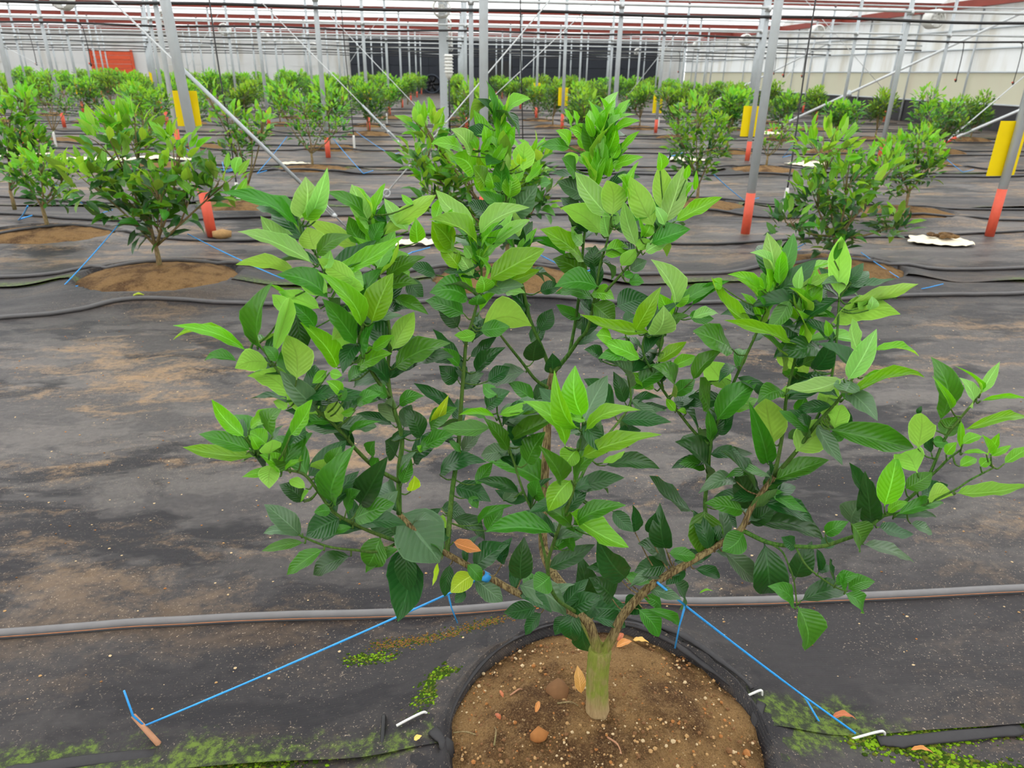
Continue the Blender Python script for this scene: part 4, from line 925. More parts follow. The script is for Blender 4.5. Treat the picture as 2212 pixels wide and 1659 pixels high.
hand_tree(2012, 352, 0.1, [(2005, 215, 32, 28), (2010, 255, 45, 30), (2055, 240, 28, 25), (1995, 290, 38, 25)], 520, 0.11, 'pointed dark citrus bush near the black skirt wall', 32)
hand_tree(120, 305, 0.08, [(105, 175, 25, 20), (130, 205, 35, 25), (95, 215, 30, 22), (145, 235, 25, 20), (80, 190, 25, 18)], 420, 0.10, 'slender citrus tree on a bare stem behind the left post', 33, False)

tr = random.Random(99)
PROTO = []
for q in range(9):
    lr = random.Random(200 + q)
    hgt = 1.25 + 0.1 * lr.uniform(-1, 1)
    blobs = []
    for k in range(6):
        zc = lr.uniform(0.38, hgt - 0.2)
        s = 0.33 * (1.15 - abs(zc / hgt - 0.6))
        blobs.append((Vector((lr.uniform(-s, s), lr.uniform(-s, s) * .8, zc)), Vector((lr.uniform(.2, .3), lr.uniform(.2, .28), lr.uniform(.2, .28)))))
    blobs.append((Vector((0, 0, 0.75)), Vector((.3, .28, .3))))
    st, lv = grow(blobs, 760, 0.12, lr, None)
    PROTO.append((st.mesh('young_stems', M_FARBARK), foliage_mesh(lv, 'foliage')))
HAND_XY = [(m[0], m[1]) for m in MOUNDS]
HAND_XY.append((ground(30, 445, .1).x, ground(30, 445, .1).y))
bands = [(14.0, 'leafy young citrus tree in the rows around the yellow-carded posts'), (24, 'bright leafy citrus tree in the middle planting rows'), (38, 'bushy green citrus tree in the rear planting rows'), (99, 'small citrus tree in the last rows before the back wall')]
def vis(x, y, z=1.0, m=60):
    d = Vector((x, y, z)) - CAM
    t = d.dot(Fv)
    if t <= 0.3:
        return False
    px, py = 1106 + FPX * d.dot(Rv) / t, 829.5 - FPX * d.dot(Uv) / t
    return -m < px < 2212 + m
GAP = [(-0.5, 12.1), (0.3, 12.1), (2.9, 12.1), (0.3, 8.65)]
fm_mesh = None
for yi, y in enumerate(TREE_Y):
    for gi, gx in enumerate(GX):
        if gx > RIGHT - 2.4 or (gx > 12 and 17 < y < 34 and yi % 3):
            continue
        x, yy = gx + tr.uniform(-.25, .25), y + tr.uniform(-.2, .2)
        q, sc, rz = tr.randrange(9), tr.uniform(0.92, 1.1), tr.uniform(0, 6.28)
        if not vis(x, yy) or any(math.hypot(x - a, yy - c) < 1.25 for a, c in HAND_XY):
            continue
        if any(abs(gx - a) < .4 and abs(y - c) < .3 for a, c in GAP) or tr.random() < 0.05:
            continue
        bi = next(i for i, bnd in enumerate(bands) if yy < bnd[0])
        lab = '%s in the %s tree row from the dark back wall' % (('leafy young citrus tree', 'bright leafy citrus tree', 'bushy green citrus tree', 'small citrus tree')[bi], ORD[len(TREE_Y) - 1 - yi])
        root = empty('citrus_tree', (x, yy, 0.12), lab, 'tree', 'far citrus trees: ' + lab)
        root.rotation_euler = (0, 0, rz)
        root.scale = (sc * 1.08, sc * 1.08, sc)
        put('branches', PROTO[q][0], root)
        tag(put('foliage', PROTO[q][1], root), kind='stuff')
        if yy < 26:
            MOUNDS.append((x, yy, 0.52, 0.42, 0.11))
            if fm_mesh is None:
                mo = mound(len(MOUNDS) - 1, 'low brown soil mound under a citrus tree in the middle rows', 'soil mounds in the middle rows')
                fm_mesh = [c for c in COL.objects if c.parent == mo][0].data
            else:
                mo = empty('soil_mound', (x, yy, 0), 'low brown soil mound under a citrus tree in the middle rows', 'soil', 'soil mounds in the middle rows')
                put('soil', fm_mesh, mo)

# ------------------------------------------------------------------ posts, cross pipes, hoses overhead
PR = 0.042
def post_meshes(h, hb):
    b = MB(); b.tube([(0, 0, 0), (0, 0, h)], PR, 12)
    p = b.mesh('pipe', M_STEEL)
    b = MB(); b.tube([(0, 0, 0.0), (0, 0, hb)], PR + 0.003, 12)
    o = b.mesh('paint_band', M_ORANGE)
    b = MB()
    b.tube([(0, 0, 2.56), (0, 0, 2.66)], PR + 0.012, 10)
    b.box((0, -PR - .02, 2.6), (0.05, 0.06, 0.06))
    return p, o, b.mesh('clamp', M_STEEL2)
PM = [post_meshes(EAVES, h) for h in (0.44, 0.5, 0.38)]
def post(x, y, label, group, i):
    p, o, c = PM[i % 3]
    root = empty('post', (x, y, 0), label, 'post', group)
    put('pipe', p, root); put('paint_band', o, root); put('clamp', c, root)
    return root
hp = [(-2.33, 7.0, 'steel post with orange foot rising behind the forked citrus tree, before its twin'), (-2.44, 7.3, 'second steel post standing close behind its twin, bearing the split yellow card'),
      (0.27, 7.2, 'steel post with orange foot directly behind the crown of the big citrus tree'), (2.93, 7.08, 'thick steel post with bright orange foot beside the white riser peg'),
      (5.5, 7.0, 'steel post with orange foot carrying a large yellow card, by the cream cloth')]
k = 0
for x, y, l in hp:
    o = post(x, y, l, None, k); k += 1
    if x < -2:
        o.rotation_euler = (0, -0.045, 0)
npost = 0
for y in POLE_Y[1:]:
    for gx in GX:
        if gx > RIGHT - 1 or not vis(gx, y, 1.5):
            continue
        yb = 'steel post with orange painted foot in the %s post row from the dark back wall' % ORD[len(POLE_Y) - 1 - POLE_Y.index(y)]
        post(gx, y, yb, 'posts: ' + yb, npost)
        npost += 1
# short row of square columns
for x, y in ((-0.3, 21.15), (-0.3, 27.95)):
    co = empty('square_column', (x, y, 0), 'wide square steel column carrying white fans' if y < 22 else 'square steel column behind the fan-carrying column', 'column')
    b = MB(); b.box((0, 0, EAVES / 2), (0.2, 0.14, EAVES)); b.build('shaft', M_STEEL, co, False)
    b = MB(); b.box((0, 0, 0.02), (0.34, 0.3, 0.04)); b.build('foot_plate', M_STEEL, co, False)
def long_tube(name, pts, r, mat, label, cat, group, n=8, parent=None):
    b = MB()
    b.tube(pts, r, n)
    return tag(b.build(name, mat, parent), label, cat, group)
for i, y in enumerate(POLE_Y[1:]):
    gx = [g for g in GX if g < RIGHT - 1]
    rt = {0: RIGHT - 0.4, 1: RIGHT - 1.2}.get(i, RIGHT - 0.4)
    od = ORD[len(POLE_Y) - 2 - i]
    l = 'horizontal steel cross pipe on the %s post row from the dark back wall' % od
    long_tube('cross_pipe', [(LEFT + .5, y - 0.06, 2.62), (rt, y - 0.06, 2.62)], 0.024, M_STEEL2, l, 'pipe', None)
    pts = []
    xx = LEFT + .5
    while xx < rt:
        pts.append((xx, y - 0.075, 2.47 + 0.018 * math.sin(xx * 1.2 + i)))
        xx += 0.66
    long_tube('water_pipe', pts, 0.026, M_BLACK, 'black overhead water pipe along the %s post row from the dark back wall' % od, 'pipe', None, 6)
    # upper tie pipe
    long_tube('tie_pipe', [(LEFT + .5, y, 3.3), (rt, y, 3.3)], 0.02, M_STEEL2, 'thin upper tie pipe over the %s post row from the dark back wall' % od, 'pipe', None, 6)
# black drop hoses with orange sprinklers
dh = None
for x, row, z1 in [(13.9, 2, 1.45), (8.95, 2, 1.5), (12.6, 3, 1.5), (7.4, 3, 1.5), (10.0, 4, 1.6), (14.4, 4, 1.6), (-9.2, 2, 1.5), (-14, 3, 1.5), (12.0, 1, 1.45), (15.6, 2, 1.4)]:
    y = POLE_Y[row] + 0.025
    r = empty('drop_hose', (x, y - 0.1, z1), 'thin black drop hose with an orange sprinkler tip hanging from an overhead pipe', 'hose', 'black drop hoses')
    b = MB(); b.tube(spline([(-0.12, 0, 2.47 - z1), (-0.03, 0, 2.42 - z1), (0, 0, 2.2 - z1), (0.01, 0, (2.2 - z1) * .5), (0, 0, 0.08)], k=3), 0.012, 6); b.build('tube', M_BLACK, r)
    b = MB(); b.tube([(0, 0, 0.0), (0, 0, 0.05), (0, 0, 0.09)], [0.02, 0.028, 0.02], 8); b.build('sprinkler', M_BLACK, r)
    b = MB(); b.tube([(-0.045, 0, 0.06), (-0.015, 0, 0.07)], 0.022, 6); b.build('nozzle', M_ORANGE, r)
# white circulation fans, three lines of them
def fan(x, y, z, label, group):
    r = empty('circulation_fan', (x, y, z), label, 'fan', group)
    b = MB()
    n = 20
    prof = [(0.2, -0.2), (0.24, -0.16), (0.24, 0.14), (0.2, 0.2)]
    vs = [(rr * math.cos(2 * math.pi * k / n), yy, rr * math.sin(2 * math.pi * k / n)) for rr, yy in prof for k in range(n)]
    b.add(vs, [(j * n + k, j * n + (k + 1) % n, (j + 1) * n + (k + 1) % n, (j + 1) * n + k) for j in range(3) for k in range(n)])
    b.build('housing', M_WHITEPL, r)
    b = MB()
    for rr in (0.07, 0.13, 0.18):
        b.tube([(rr * math.cos(a), -0.2, rr * math.sin(a)) for a in np.linspace(0, 6.2832, 17)], 0.006, 4, cap=False)
    for k in range(6):
        a = k * math.pi / 3
        b.tube([(0, -0.2, 0), (0.2 * math.cos(a), -0.2, 0.2 * math.sin(a))], 0.006, 4)
    b.build('grille', M_WHITEPL, r)
    b = MB(); b.tube([(0, -0.1, 0), (0, 0.1, 0)], 0.09, 10); b.build('motor', M_WHITEPL, r)
    b = MB(); b.tube([(0, 0, 0.22), (0, 0, 0.31)], 0.015, 6); b.build('hanger', M_STEEL, r)
for i, y in enumerate(POLE_Y[2:]):
    fan(-0.3, y, 3.0, 'white drum fan beside the square column', 'white fans along the column line')
    fan(12.9, y, 3.0, 'white drum fan hung near the side wall', 'white fans near the side wall')
    fan(-9.6, y, 3.0, 'white drum fan hung in the open bay with the orange shutter', 'white fans in the open bay')
# leaning brace pipes with orange feet
def brace(px, py, qx, qy, label):
    p0 = ground(px, py, 0.0)
    r = empty('brace_pipe', p0, label, 'pipe')
    p1 = at(qx, qy, p0.y) - p0
    p1 *= min((RIGHT - 0.35 - p0.x) / p1.x, (EAVES - 0.15) / p1.z)
    b = MB(); b.tube([p1 * 0.02, p1], 0.036, 10); b.build('pipe', M_STEEL2, r)
    d = p1.normalized()
    b = MB(); b.tube([d * 0.0, d * 0.42], 0.039, 10); b.build('paint_band', M_ORANGE, r)
    b = MB(); b.tube([d * 2.6 - Vector((0, .06, .06)), d * 2.6 + Vector((0, .06, .06))], 0.05, 8); b.build('clamp', M_STEEL, r)
brace(2030, 312, 2212, 234, 'leaning white brace pipe with orange foot near the large yellow card')
brace(1650, 288, 1967, 140, 'leaning white brace pipe with orange foot crossing the thick post')
brace(1500, 240, 1877, 50, 'far leaning white brace pipe before the side wall')
# steel cables with turnbuckles
def cable(p0, p1, label, r=0.008, rod=0.0, tb=None, group=None):
    p0, p1 = Vector(p0), Vector(p1)
    root = empty('steel_cable', p0, label, 'cable', group)
    v = p1 - p0
    b = MB(); b.tube([v * 0, v], r, 6); b.build('wire', M_STEEL2, root)
    d = v.normalized()
    if rod:
        b = MB(); b.tube([d * 0.55, d * (0.55 + rod)], r * 2.1, 8); b.build('rod', M_STEEL, root)
    if tb:
        s = d.cross(Vector((0, 1, 0))).normalized() * 0.02
        for t0 in tb:
            b = MB()
            b.tube([d * t0 + s, d * (t0 + .24) + s], 0.007, 6)
            b.tube([d * t0 - s, d * (t0 + .24) - s], 0.007, 6)
            b.tube([d * (t0 - .02), d * (t0 + .02)], 0.024, 8)
            b.tube([d * (t0 + .22), d * (t0 + .26)], 0.024, 8)
            b.build('turnbuckle', M_STEEL2, root)
            b = MB()
            c = d * (t0 + .36)
            u, w_ = d, d.cross(Vector((0, 1, 0))).normalized()
            b.tube([c + (u * math.cos(a) + w_ * math.sin(a)) * 0.035 for a in np.linspace(0, 6.2832, 17)], 0.007, 6, cap=False)
            b.build('ring', M_STEEL2, root)
an = ground(758, 500, 0.0)
cable(an, at(240, 0, 7.2), 'steel guy cable rising to the twin posts from the ground anchor', 0.009, 1.5, [0.22])
cable(an + Vector((0.03, 0, 0)), at(1188, 0, 7.35), 'steel guy cable with turnbuckle rising to the post behind the big tree', 0.007, 0, [0.16])
an = ground(905, 352, 0.0)
cable(an, at(560, 0, 13.75), 'guy cable with turnbuckle at the second anchor', 0.009, 0.8, [0.5])
cable(an + Vector((0.05, 0, 0)), at(1290, 0, 13.8), 'guy cable from the second anchor rising over the far trees', 0.008)
an = ground(965, 300, 0.0)
cable(an, at(700, 20, 20.4), 'thin guy cable at the third anchor', 0.009)
cable(at(1948, 238, 20.6), at(1740, 0, 20.6), 'thin dark stay wire crossing before the side wall', 0.008)
cable(ground(2030, 318, 0.02), at(2212, 165, 18.4), 'knotted pale rope stay beside the leaning pipe', 0.014, 0, [0.5])
cable(at(120, 160, 20.4), at(0, 95, 20.4), 'thin stay wire by the bay with the orange shutter', 0.008)
for i, (xa, xb) in enumerate(((-10.2, -7.6), (-4.96, -2.3), (5.56, 8.2), (10.8, 13.4))):
    cable((xa, 27.25, 0.0), (xb, 27.25, 3.4), 'thin slanting cross-brace wire between posts of the middle rows', 0.008, group='cross-brace wires')

# ------------------------------------------------------------------ yellow sticky cards
def GXN(x):
    return min(GX, key=lambda g: abs(g - x))
def card(p, w, h, rz, label, group=None, fold=0.0):
    r = empty('sticky_card', p, label, 'sticky card', group)
    r.rotation_euler = (0, 0, rz)
    b = MB()
    n = 6
    for side in (0, 1):
        vs = []
        for i in range(n + 1):
            x = -w / 2 + w * i / n
            y = fold * abs(x) + (0.003 if side else 0)
            vs += [(x, y, -h / 2), (x, y, h / 2)]
        fc = [(2 * i, 2 * i + 2, 2 * i + 3, 2 * i + 1) for i in range(n)]
        b.add(vs, fc if not side else [tuple(reversed(f)) for f in fc])
    b.build('board', M_YELLOW, r, False)
    b = MB(); b.tube([(0, -0.012, h / 2 - 0.02), (0, 0.015, h / 2 + 0.03)], 0.004, 5); b.build('tie', M_WHITEPL, r)
c = at(2188, 321, 7.08); card((5.5, 7.045, c.z), 0.38, 0.52, 0.25, 'large yellow sticky card strapped behind the post by the cream cloth', fold=0.15)
c = at(1590, 262, 13.9); card((5.56, 13.9, c.z), 0.36, 0.54, -0.1, 'yellow sticky card split by the post beside the dense round citrus tree')
c = at(377, 235, 7.3); card((-2.5, 7.35, c.z), 0.22, 0.31, 0.0, 'yellow sticky card behind the twin steel posts')
c = at(685, 205, 20.65); card((GXN(c.x), 20.7, c.z), 0.24, 0.42, 0.1, 'yellow sticky card on the post behind the wide splayed citrus tree')
for px, py, row in ((583, 207, 3), (783, 200, 3), (97, 188, 3), (258, 190, 4), (282, 165, 5), (1288, 210, 2), (1222, 195, 3), (1385, 225, 2), (345, 170, 4), (1565, 222, 3)):
    c = at(px, py, POLE_Y[row])
    c.x, c.y = GXN(c.x), c.y + 0.05
    card((c.x, c.y, c.z), 0.26, 0.46, 0.0, 'small yellow sticky card on a far post among citrus trees', 'far yellow sticky cards')

# ------------------------------------------------------------------ risers: white pegs with black tubes
def riser(px, py, y, top, label, black_top=None):
    p = ground(px, py, 0.02)
    r = empty('riser_peg', p, label, 'riser')
    b = MB(); b.tube([(0, 0, 0), (0, 0, 0.03), (0, 0, 0.25), (0, 0, 0.3)], [0.018, 0.024, 0.024, 0.017], 10); b.build('peg', M_WHITEPL, r)
    if top:
        t = Vector(top) - p
        b = MB(); b.tube(spline([(0, 0, 0.28), t * 0.33 + Vector((0.006, 0, 0)), t * 0.7 - Vector((0.006, 0, 0)), t], k=5), 0.009, 6); b.build('tube', M_BLACK, r)
riser(1692, 462, 8.6, at(1765, -20, 8.75), 'white riser peg with a black tube rising beside the broad bushy citrus tree')
riser(518, 452, 8.6, at(448, -30, 9.1), 'white riser peg at the thin-stemmed citrus tree, black tube rising past it')
riser(122, 318, 15.0, None, 'short white riser peg beside the light green sapling')
riser(766, 326, 15.0, at(735, -10, 15.6), 'white riser peg beside the wide splayed citrus tree and cable')
riser(1129, 360, 12, at(1124, -20, 12.4), 'black riser tube standing behind the big citrus tree top')
riser(836, 268, 23, None, 'small white riser peg in front of the far citrus trees')
riser(1422, 276, 21, None, 'small white riser peg near the dense round citrus tree')
p = ground(972, 290, 0.0)
r = empty('level_gauge', p, 'black rod topped by a ribbed white sensor shield', 'sensor')
t = at(963, 168, p.y).z
b = MB(); b.tube([(0, 0, 0), (0, 0, t)], 0.02, 8); b.build('rod', M_BLACK, r)
b = MB(); b.tube([(0, 0, t - .05), (0, 0, t + 0.08), (0, 0, t + .55)], [0.03, 0.1, 0.1], 12); b.build('shield', M_WHITEPL, r)
for k in range(6):
    b = MB(); b.tube([(0, 0, t + .12 + k * .075), (0, 0, t + .14 + k * .075)], 0.125, 12); b.build('rib', M_WHITEPL, r)

# ------------------------------------------------------------------ irrigation hoses along the rows
def top_z(x, y):
    return max([sheet_z(x, y)] + [dome(math.hypot((x - a) / c, (y - b_) / d), h) for a, b_, c, d, h in MOUNDS if abs(x - a) < 1 and abs(y - b_) < 1])
def hose(px_pts, ext, r, mat, label, group=None, stripe=False, fixed=None):
    if fixed is None:
        P = [ground(a, c, 0.04) for a, c in px_pts]
        e0, e1 = P[0] - P[1], P[-1] - P[-2]
        P = [P[0] + e0.normalized() * ext] + P + [P[-1] + e1.normalized() * ext]
    else:
        P = fixed
    pts = []
    for q in spline(P, k=10):
        pts.append(Vector((q.x, q.y, top_z(q.x, q.y) + r * 0.85)))
    mid = pts[len(pts) // 2].copy()
    b = MB(); b.tube([p - mid for p in pts], r, 10)
    if not stripe:
        o = b.build('irrigation_hose', mat)
        o.location = mid
        return tag(o, label, 'hose', group)
    root = empty('irrigation_hose', mid, label, 'hose', group)
    b.build('tube', mat, root)
    b = MB(); b.tube([p - mid + Vector((0, -r * 0.93, -r * 0.25)) for p in pts], 0.0016, 5); b.build('stripe', M_HOSELINE, root)
    b = MB(); b.tube([p - mid + Vector((0, -0.004, -r * 0.9)) for p in pts], 0.011, 6); b.build('lower_tube', M_HOSE, root)
hose([(0, 1365), (400, 1340), (800, 1327), (1106, 1322), (1500, 1307), (1800, 1293), (2212, 1270)], 1.5, 0.0125, M_HOSEGREY, 'grey-topped irrigation hose with rusty stripe behind the trunk of the big citrus tree', stripe=True)
M_HOSEMID = simple('dull_grey_hose', lin(84, 82, 82), 0.45, 0, 0.3, 9, 0.5)
hose([(0, 688), (130, 678), (280, 660), (450, 656), (600, 657), (1000, 655), (1472, 652), (1900, 643), (2212, 633)], 2, 0.015, M_HOSEMID, 'irrigation hose bowing across the front of the forked tree\'s soil mound')
hose([(0, 598), (350, 586), (600, 582), (1000, 590), (1472, 592), (1800, 588), (2212, 578)], 2, 0.014, M_HOSEMID, 'irrigation hose passing behind the trunk of the forked citrus tree')
for px, lab in (([(0, 519), (200, 505), (500, 520), (900, 505), (1472, 527), (1750, 516), (2212, 500)], 'black irrigation hose at the foot of the nearest painted posts'),
                ([(0, 463), (250, 476), (600, 470), (1000, 462), (1472, 461), (1700, 470), (2212, 476)], 'black irrigation hose before the third row of soil mounds'),
                ([(0, 424), (300, 440), (700, 432), (1000, 428), (1472, 432), (1800, 448), (2212, 452)], 'black irrigation hose behind the third row of soil mounds')):
    hose(px, 3, 0.014, M_HOSE, lab)
for ti, sd in [(t, s_) for t in range(1, 8) for s_ in (-.5, .45)]:
    y = TREE_Y[ti] + sd
    pts = []
    x = -0.75 * y - 3
    while x < min(RIGHT - .5, 0.85 * y + 3):
        pts.append(Vector((x, y + 0.09 * math.sin(x * .9 + y) + 0.05 * math.sin(x * 2.3 + y * 3), 0.04)))
        x += 1.1
    hose(None, 0, 0.016, M_HOSE, 'black irrigation hose snaking %s the %s tree row from the dark back wall' % ('before' if sd < 0 else 'behind', ORD[len(TREE_Y) - 1 - ti]), None, fixed=pts)

# ------------------------------------------------------------------ blue twine
def ribbon(b, pts, w, tw=0.0):
    pts = [Vector(p) for p in pts]
    b.tube(pts, [w * (0.85 + 0.3 * mnoise.noise(Vector((i * 1.3, w * 900, tw)))) for i in range(len(pts))], 6)
def twine(segs, label, group=None, r=0.003, extra=None):
    o0 = Vector(segs[0][-1])
    root = empty('blue_twine', o0, label, 'twine', group)
    for i, s in enumerate(segs):
        b = MB()
        ribbon(b, [Vector(p) - o0 for p in s], r if i == 0 else r * .85, i)
        b.build('line' if i == 0 else 'tail', M_BLUE, root)
    return root
def lerp_pts(a, c, n, sag=0.0):
    a, c = Vector(a), Vector(c)
    return [a.lerp(c, i / n) - Vector((0, 0, sag * 4 * (i / n) * (1 - i / n))) for i in range(n + 1)]
limb = at(1047, 1245, 1.195)
kn = at(968, 1283, 1.24)
stk = ground(312, 1568, 0.05)
twine([[limb, kn] + lerp_pts(kn, stk, 12, 0.004)[1:], [kn, at(975, 1312, 1.245), at(988, 1345, 1.25)], [stk, stk + Vector((-0.02, 0, 0.035)), at(268, 1492, stk.y)]],
      'blue twine from the big citrus tree limb to the wooden stake', r=0.0032)
b = MB()
for rr_, c in ((0.0185, at(1047, 1245, 1.197)),):
    d = (at(1061, 1249, 1.2) - at(1030, 1232, 1.19)).normalized()
    b.tube([c - d * .009, c + d * .009], 0.0106, 10)
tag(b.build('twine_loop', M_BLUE), 'blue twine loop knotted round the left limb of the big citrus tree', 'twine')
limb = at(1420, 1258, 1.18)
kn1, kn2, end = at(1480, 1308, 1.2), at(1738, 1505, 1.24), ground(1848, 1584, 0.05)
twine([[limb, kn1] + lerp_pts(kn1, kn2, 8, 0.002)[1:] + [end], [kn1, at(1468, 1350, 1.2), at(1458, 1400, 1.2)], [kn2, at(1770, 1560, 1.22), at(1806, 1618, 1.2)]],
      'blue twine from the big citrus tree limb to the white ground pin', r=0.0033)
def gtw(pts, label, y, r=0.005, group=None):
    """twine given by pixels: first point on the tree, last on the ground"""
    e = ground(*pts[-1], 0.05)
    s = at(*pts[0], y)
    root = empty('blue_twine', e, label, 'twine', group)
    b = MB(); ribbon(b, [p - e for p in lerp_pts(s, e, 8, 0.01)], r); b.build('line', M_BLUE, root)
    b = MB(); ribbon(b, [Vector((0, 0, 0)), Vector((0.06, -.02, 0.02)), Vector((0.16, -.03, 0.05))], r); b.build('tail', M_BLUE, root)
gtw([(262, 478), (125, 630)], 'blue twine running from the forked citrus tree past its soil mound to a bare pin', 5.4)
gtw([(405, 505), (610, 602)], 'blue twine from the forked citrus tree toward the big citrus tree', 5.5)
gtw([(1860, 545), (1985, 625)], 'blue twine from the broad bushy citrus tree over the sheet to a tail', 5.7)
gtw([(1740, 525), (1688, 548)], 'short blue twine at the foot of the broad bushy citrus tree', 5.7)
gtw([(60, 445), (40, 475)], 'blue twine end dangling by the light green sapling', 6.8, 0.008)
gtw([(120, 400), (215, 462)], 'blue twine from the light green sapling to the ground', 6.9)
for i, (a, c, y) in enumerate((((620, 295), (555, 375), 12), ((720, 300), (785, 375), 12), ((770, 285), (845, 335), 15.5), ((1540, 375), (1610, 435), 8.7), ((1475, 330), (1440, 340), 9), ((1730, 290), (1690, 340), 12.2), ((2030, 330), (2080, 372), 12.3),
                               ((480, 350), (485, 370), 12), ((1130, 530), (1250, 590), 5.6), ((400, 320), (490, 372), 11), ((840, 560), (890, 545), 5.7), ((2212, 300), (2165, 335), 13), ((1850, 270), (1820, 300), 16))):
    gtw([a, c], 'thin blue twine staked from a tree in the middle rows', y, 0.006, 'blue twines of the middle rows')

# wooden stake, plastic ground pins
p0, p1 = ground(342, 1606, 0.03), at(288, 1546, stk.y + 0.02)
b = MB(); b.tube([p0 - Vector((0, 0, .03)), p0, p1], [0.0065, 0.007, 0.0062], 8)
tag(b.build('wooden_stake', M_WOOD), 'short wooden stake with blue twine tied round it', 'stake')
def pin(px, py, ang, L, label, mat=M_WHITEPL, r=0.0032):
    c = ground(px, py, 0.05)
    c.z = max(sheet_z(c.x, c.y), mound_z(0, c.x, c.y)) + 0.008
    d = Vector((math.cos(ang), math.sin(ang), 0))
    b = MB()
    b.tube(spline([-d * L / 2 + Vector((0, 0, -.006)), -d * L * .2, d * L * .35 + Vector((0, 0, .008)), d * L / 2 + Vector((0, 0, .002)), d * L * .55 - Vector((0, 0, .012))], k=4), r, 6)
    o = b.build('ground_pin', mat)
    o.location = c
    tag(o, label, 'pin')
pin(890, 1570, 0.35, 0.075, 'curved white plastic ground pin lying in the moss')
pin(1625, 1522, 0.1, 0.04, 'small white ground pin at the edge of the soil mound')
pin(1878, 1580, 0.08, 0.085, 'white ground pin at the end of the blue twine')
pin(828, 1580, 1.6, 0.07, 'black plastic peg standing in green moss', M_BLACK, 0.0055)

# ------------------------------------------------------------------ cloths, dead leaves, stones, moss
def cloth(px, py, w, d, label, seed):
    c = ground(px, py, 0.05)
    n, rings = 48, 14
    b = MB()
    vs = [(0, 0, 0.035)]
    for j in range(1, rings + 1):
        t = j / rings
        for k in range(n):
            a = 6.2832 * k / n
            e = 1 + 0.55 * mnoise.noise(Vector((math.cos(a) * 1.5, math.sin(a) * 1.5, seed)))
            x, y = w / 2 * t * e * math.cos(a), d / 2 * t * e * math.sin(a)
            vs.append((x, y, sheet_z(c.x + x, c.y + y) - c.z + 0.05 + 0.035 * abs(mnoise.noise(Vector((x * 7, y * 7, seed)))) + 0.02 * mnoise.noise(Vector((x * 16, y * 16, seed))) - 0.03 * t))
    fs = [(0, 1 + k, 1 + (k + 1) % n) for k in range(n)] + [(1 + j * n + k, 1 + (j + 1) * n + k, 1 + (j + 1) * n + (k + 1) % n, 1 + j * n + (k + 1) % n) for j in range(rings - 1) for k in range(n)]
    b.add(vs, fs)
    o = b.build('cream_cloth', M_CLOTH)
    o.location = c
    tag(o, label, 'cloth')
    if seed == 1:
        b = MB()
        for q in range(14):
            b.blob((rng.uniform(-.12, .12), rng.uniform(-.08, .08), 0.055), rng.uniform(.03, .05), (1.2, 1, .5), .25)
        b.build('soil_patch', M_SOIL, o)
cloth(2035, 520, 0.62, 0.5, 'crumpled cream cloth with a soil patch, lying between two orange-footed posts', 1)
cloth(330, 345, 1.2, 0.9, 'pale cream cloth spread round the slim citrus tree', 2)
cloth(175, 345, 1.3, 0.8, 'long cream cloth behind the forked citrus tree', 3)
cloth(890, 524, 0.45, 0.3, 'small cream cloth scrap half hidden behind the big citrus tree', 4)
cloth(1480, 345, 0.8, 0.6, 'cream cloth strip under the dense round citrus tree', 5)
cloth(1760, 355, 1.0, 0.8, 'pale cloth scrap near the broad bushy citrus tree', 6)
cloth(640, 355, 0.5, 0.35, 'small pale cloth by the orange-footed post and wide citrus tree', 7)
cloth(1655, 287, 1.0, 0.9, 'pale cloth at the foot of the leaning brace pipe', 8)
cloth(20, 335, 1.0, 0.8, 'pale cloth under the tall dark-leaved citrus tree', 9)
b = MB()
b.blob((0, 0, 0.03), 0.1, (1, .7, .55), 0.12)
o = b.build('stone', M_STONE[0]); c = ground(480, 512, 0.04); o.location = (c.x, c.y, sheet_z(c.x, c.y) + .01); tag(o, 'flat tan stone beside the orange foot of the twin post', 'stone')
def dead(px, py, ang, L, w, k, label, tilt=0.15, up=0.0):
    c = ground(px, py, 0.1)
    for _ in range(3):
        z = max(sheet_z(c.x, c.y), mound_z(0, c.x, c.y)) + 0.006
        c = ground(px, py, z)
    d = Vector((math.cos(ang) * math.cos(up), math.sin(ang) * math.cos(up), math.sin(up)))
    o = put('fallen_leaf', LEAVES[k][rng.choice([2, 5, 8])])
    o.matrix_world = frame(c - d * L / 2 + Vector((0, 0, .004 + abs(math.sin(up)) * L / 2)), c + d * L / 2 + Vector((0, 0, 0.008 + abs(math.sin(up)) * L / 2)), Vector((tilt, -.7 * abs(math.sin(up)), 1)), w)
    tag(o, label, 'leaf')
dead(1250, 1488, 1.75, 0.062, 0.028, 't', 'yellow tan fallen leaf leaning beside the trunk of the big citrus tree', 0.1, 0.9)
dead(1160, 1532, 1.2, 0.035, 0.012, 'o', 'curled pale brown leaf fragment on the soil mound', 0.4)
dead(1075, 1552, 2.2, 0.02, 0.014, 'o', 'tiny orange leaf chip near a twig on the soil mound', 0.4)
dead(1083, 1503, 1.9, 0.022, 0.009, 'o', 'thin orange leaf sliver on the soil mound', 0.3)
dead(1348, 1396, 0.3, 0.05, 0.022, 'o', 'orange brown fallen leaf under the fork of the big citrus tree', 0.3)
dead(1384, 1389, -0.4, 0.045, 0.02, 't', 'pale fallen leaf touching the rolled fabric edge', 0.2)
dead(1340, 1381, 0.9, 0.035, 0.018, 'o', 'small orange leaf tucked behind the trunk fork', 0.2)
dead(1822, 1557, -0.2, 0.06, 0.02, 'o', 'long dry leaf lying below the blue twine near the white pin', 0.3)
dead(1990, 1628, -0.3, 0.05, 0.014, 'o', 'dry leaf on moss at the bright green seam', 0.3)
dead(903, 1598, 0.4, 0.02, 0.013, 't', 'small pale leaf scrap on moss by the torn sheet flap', 0.3)
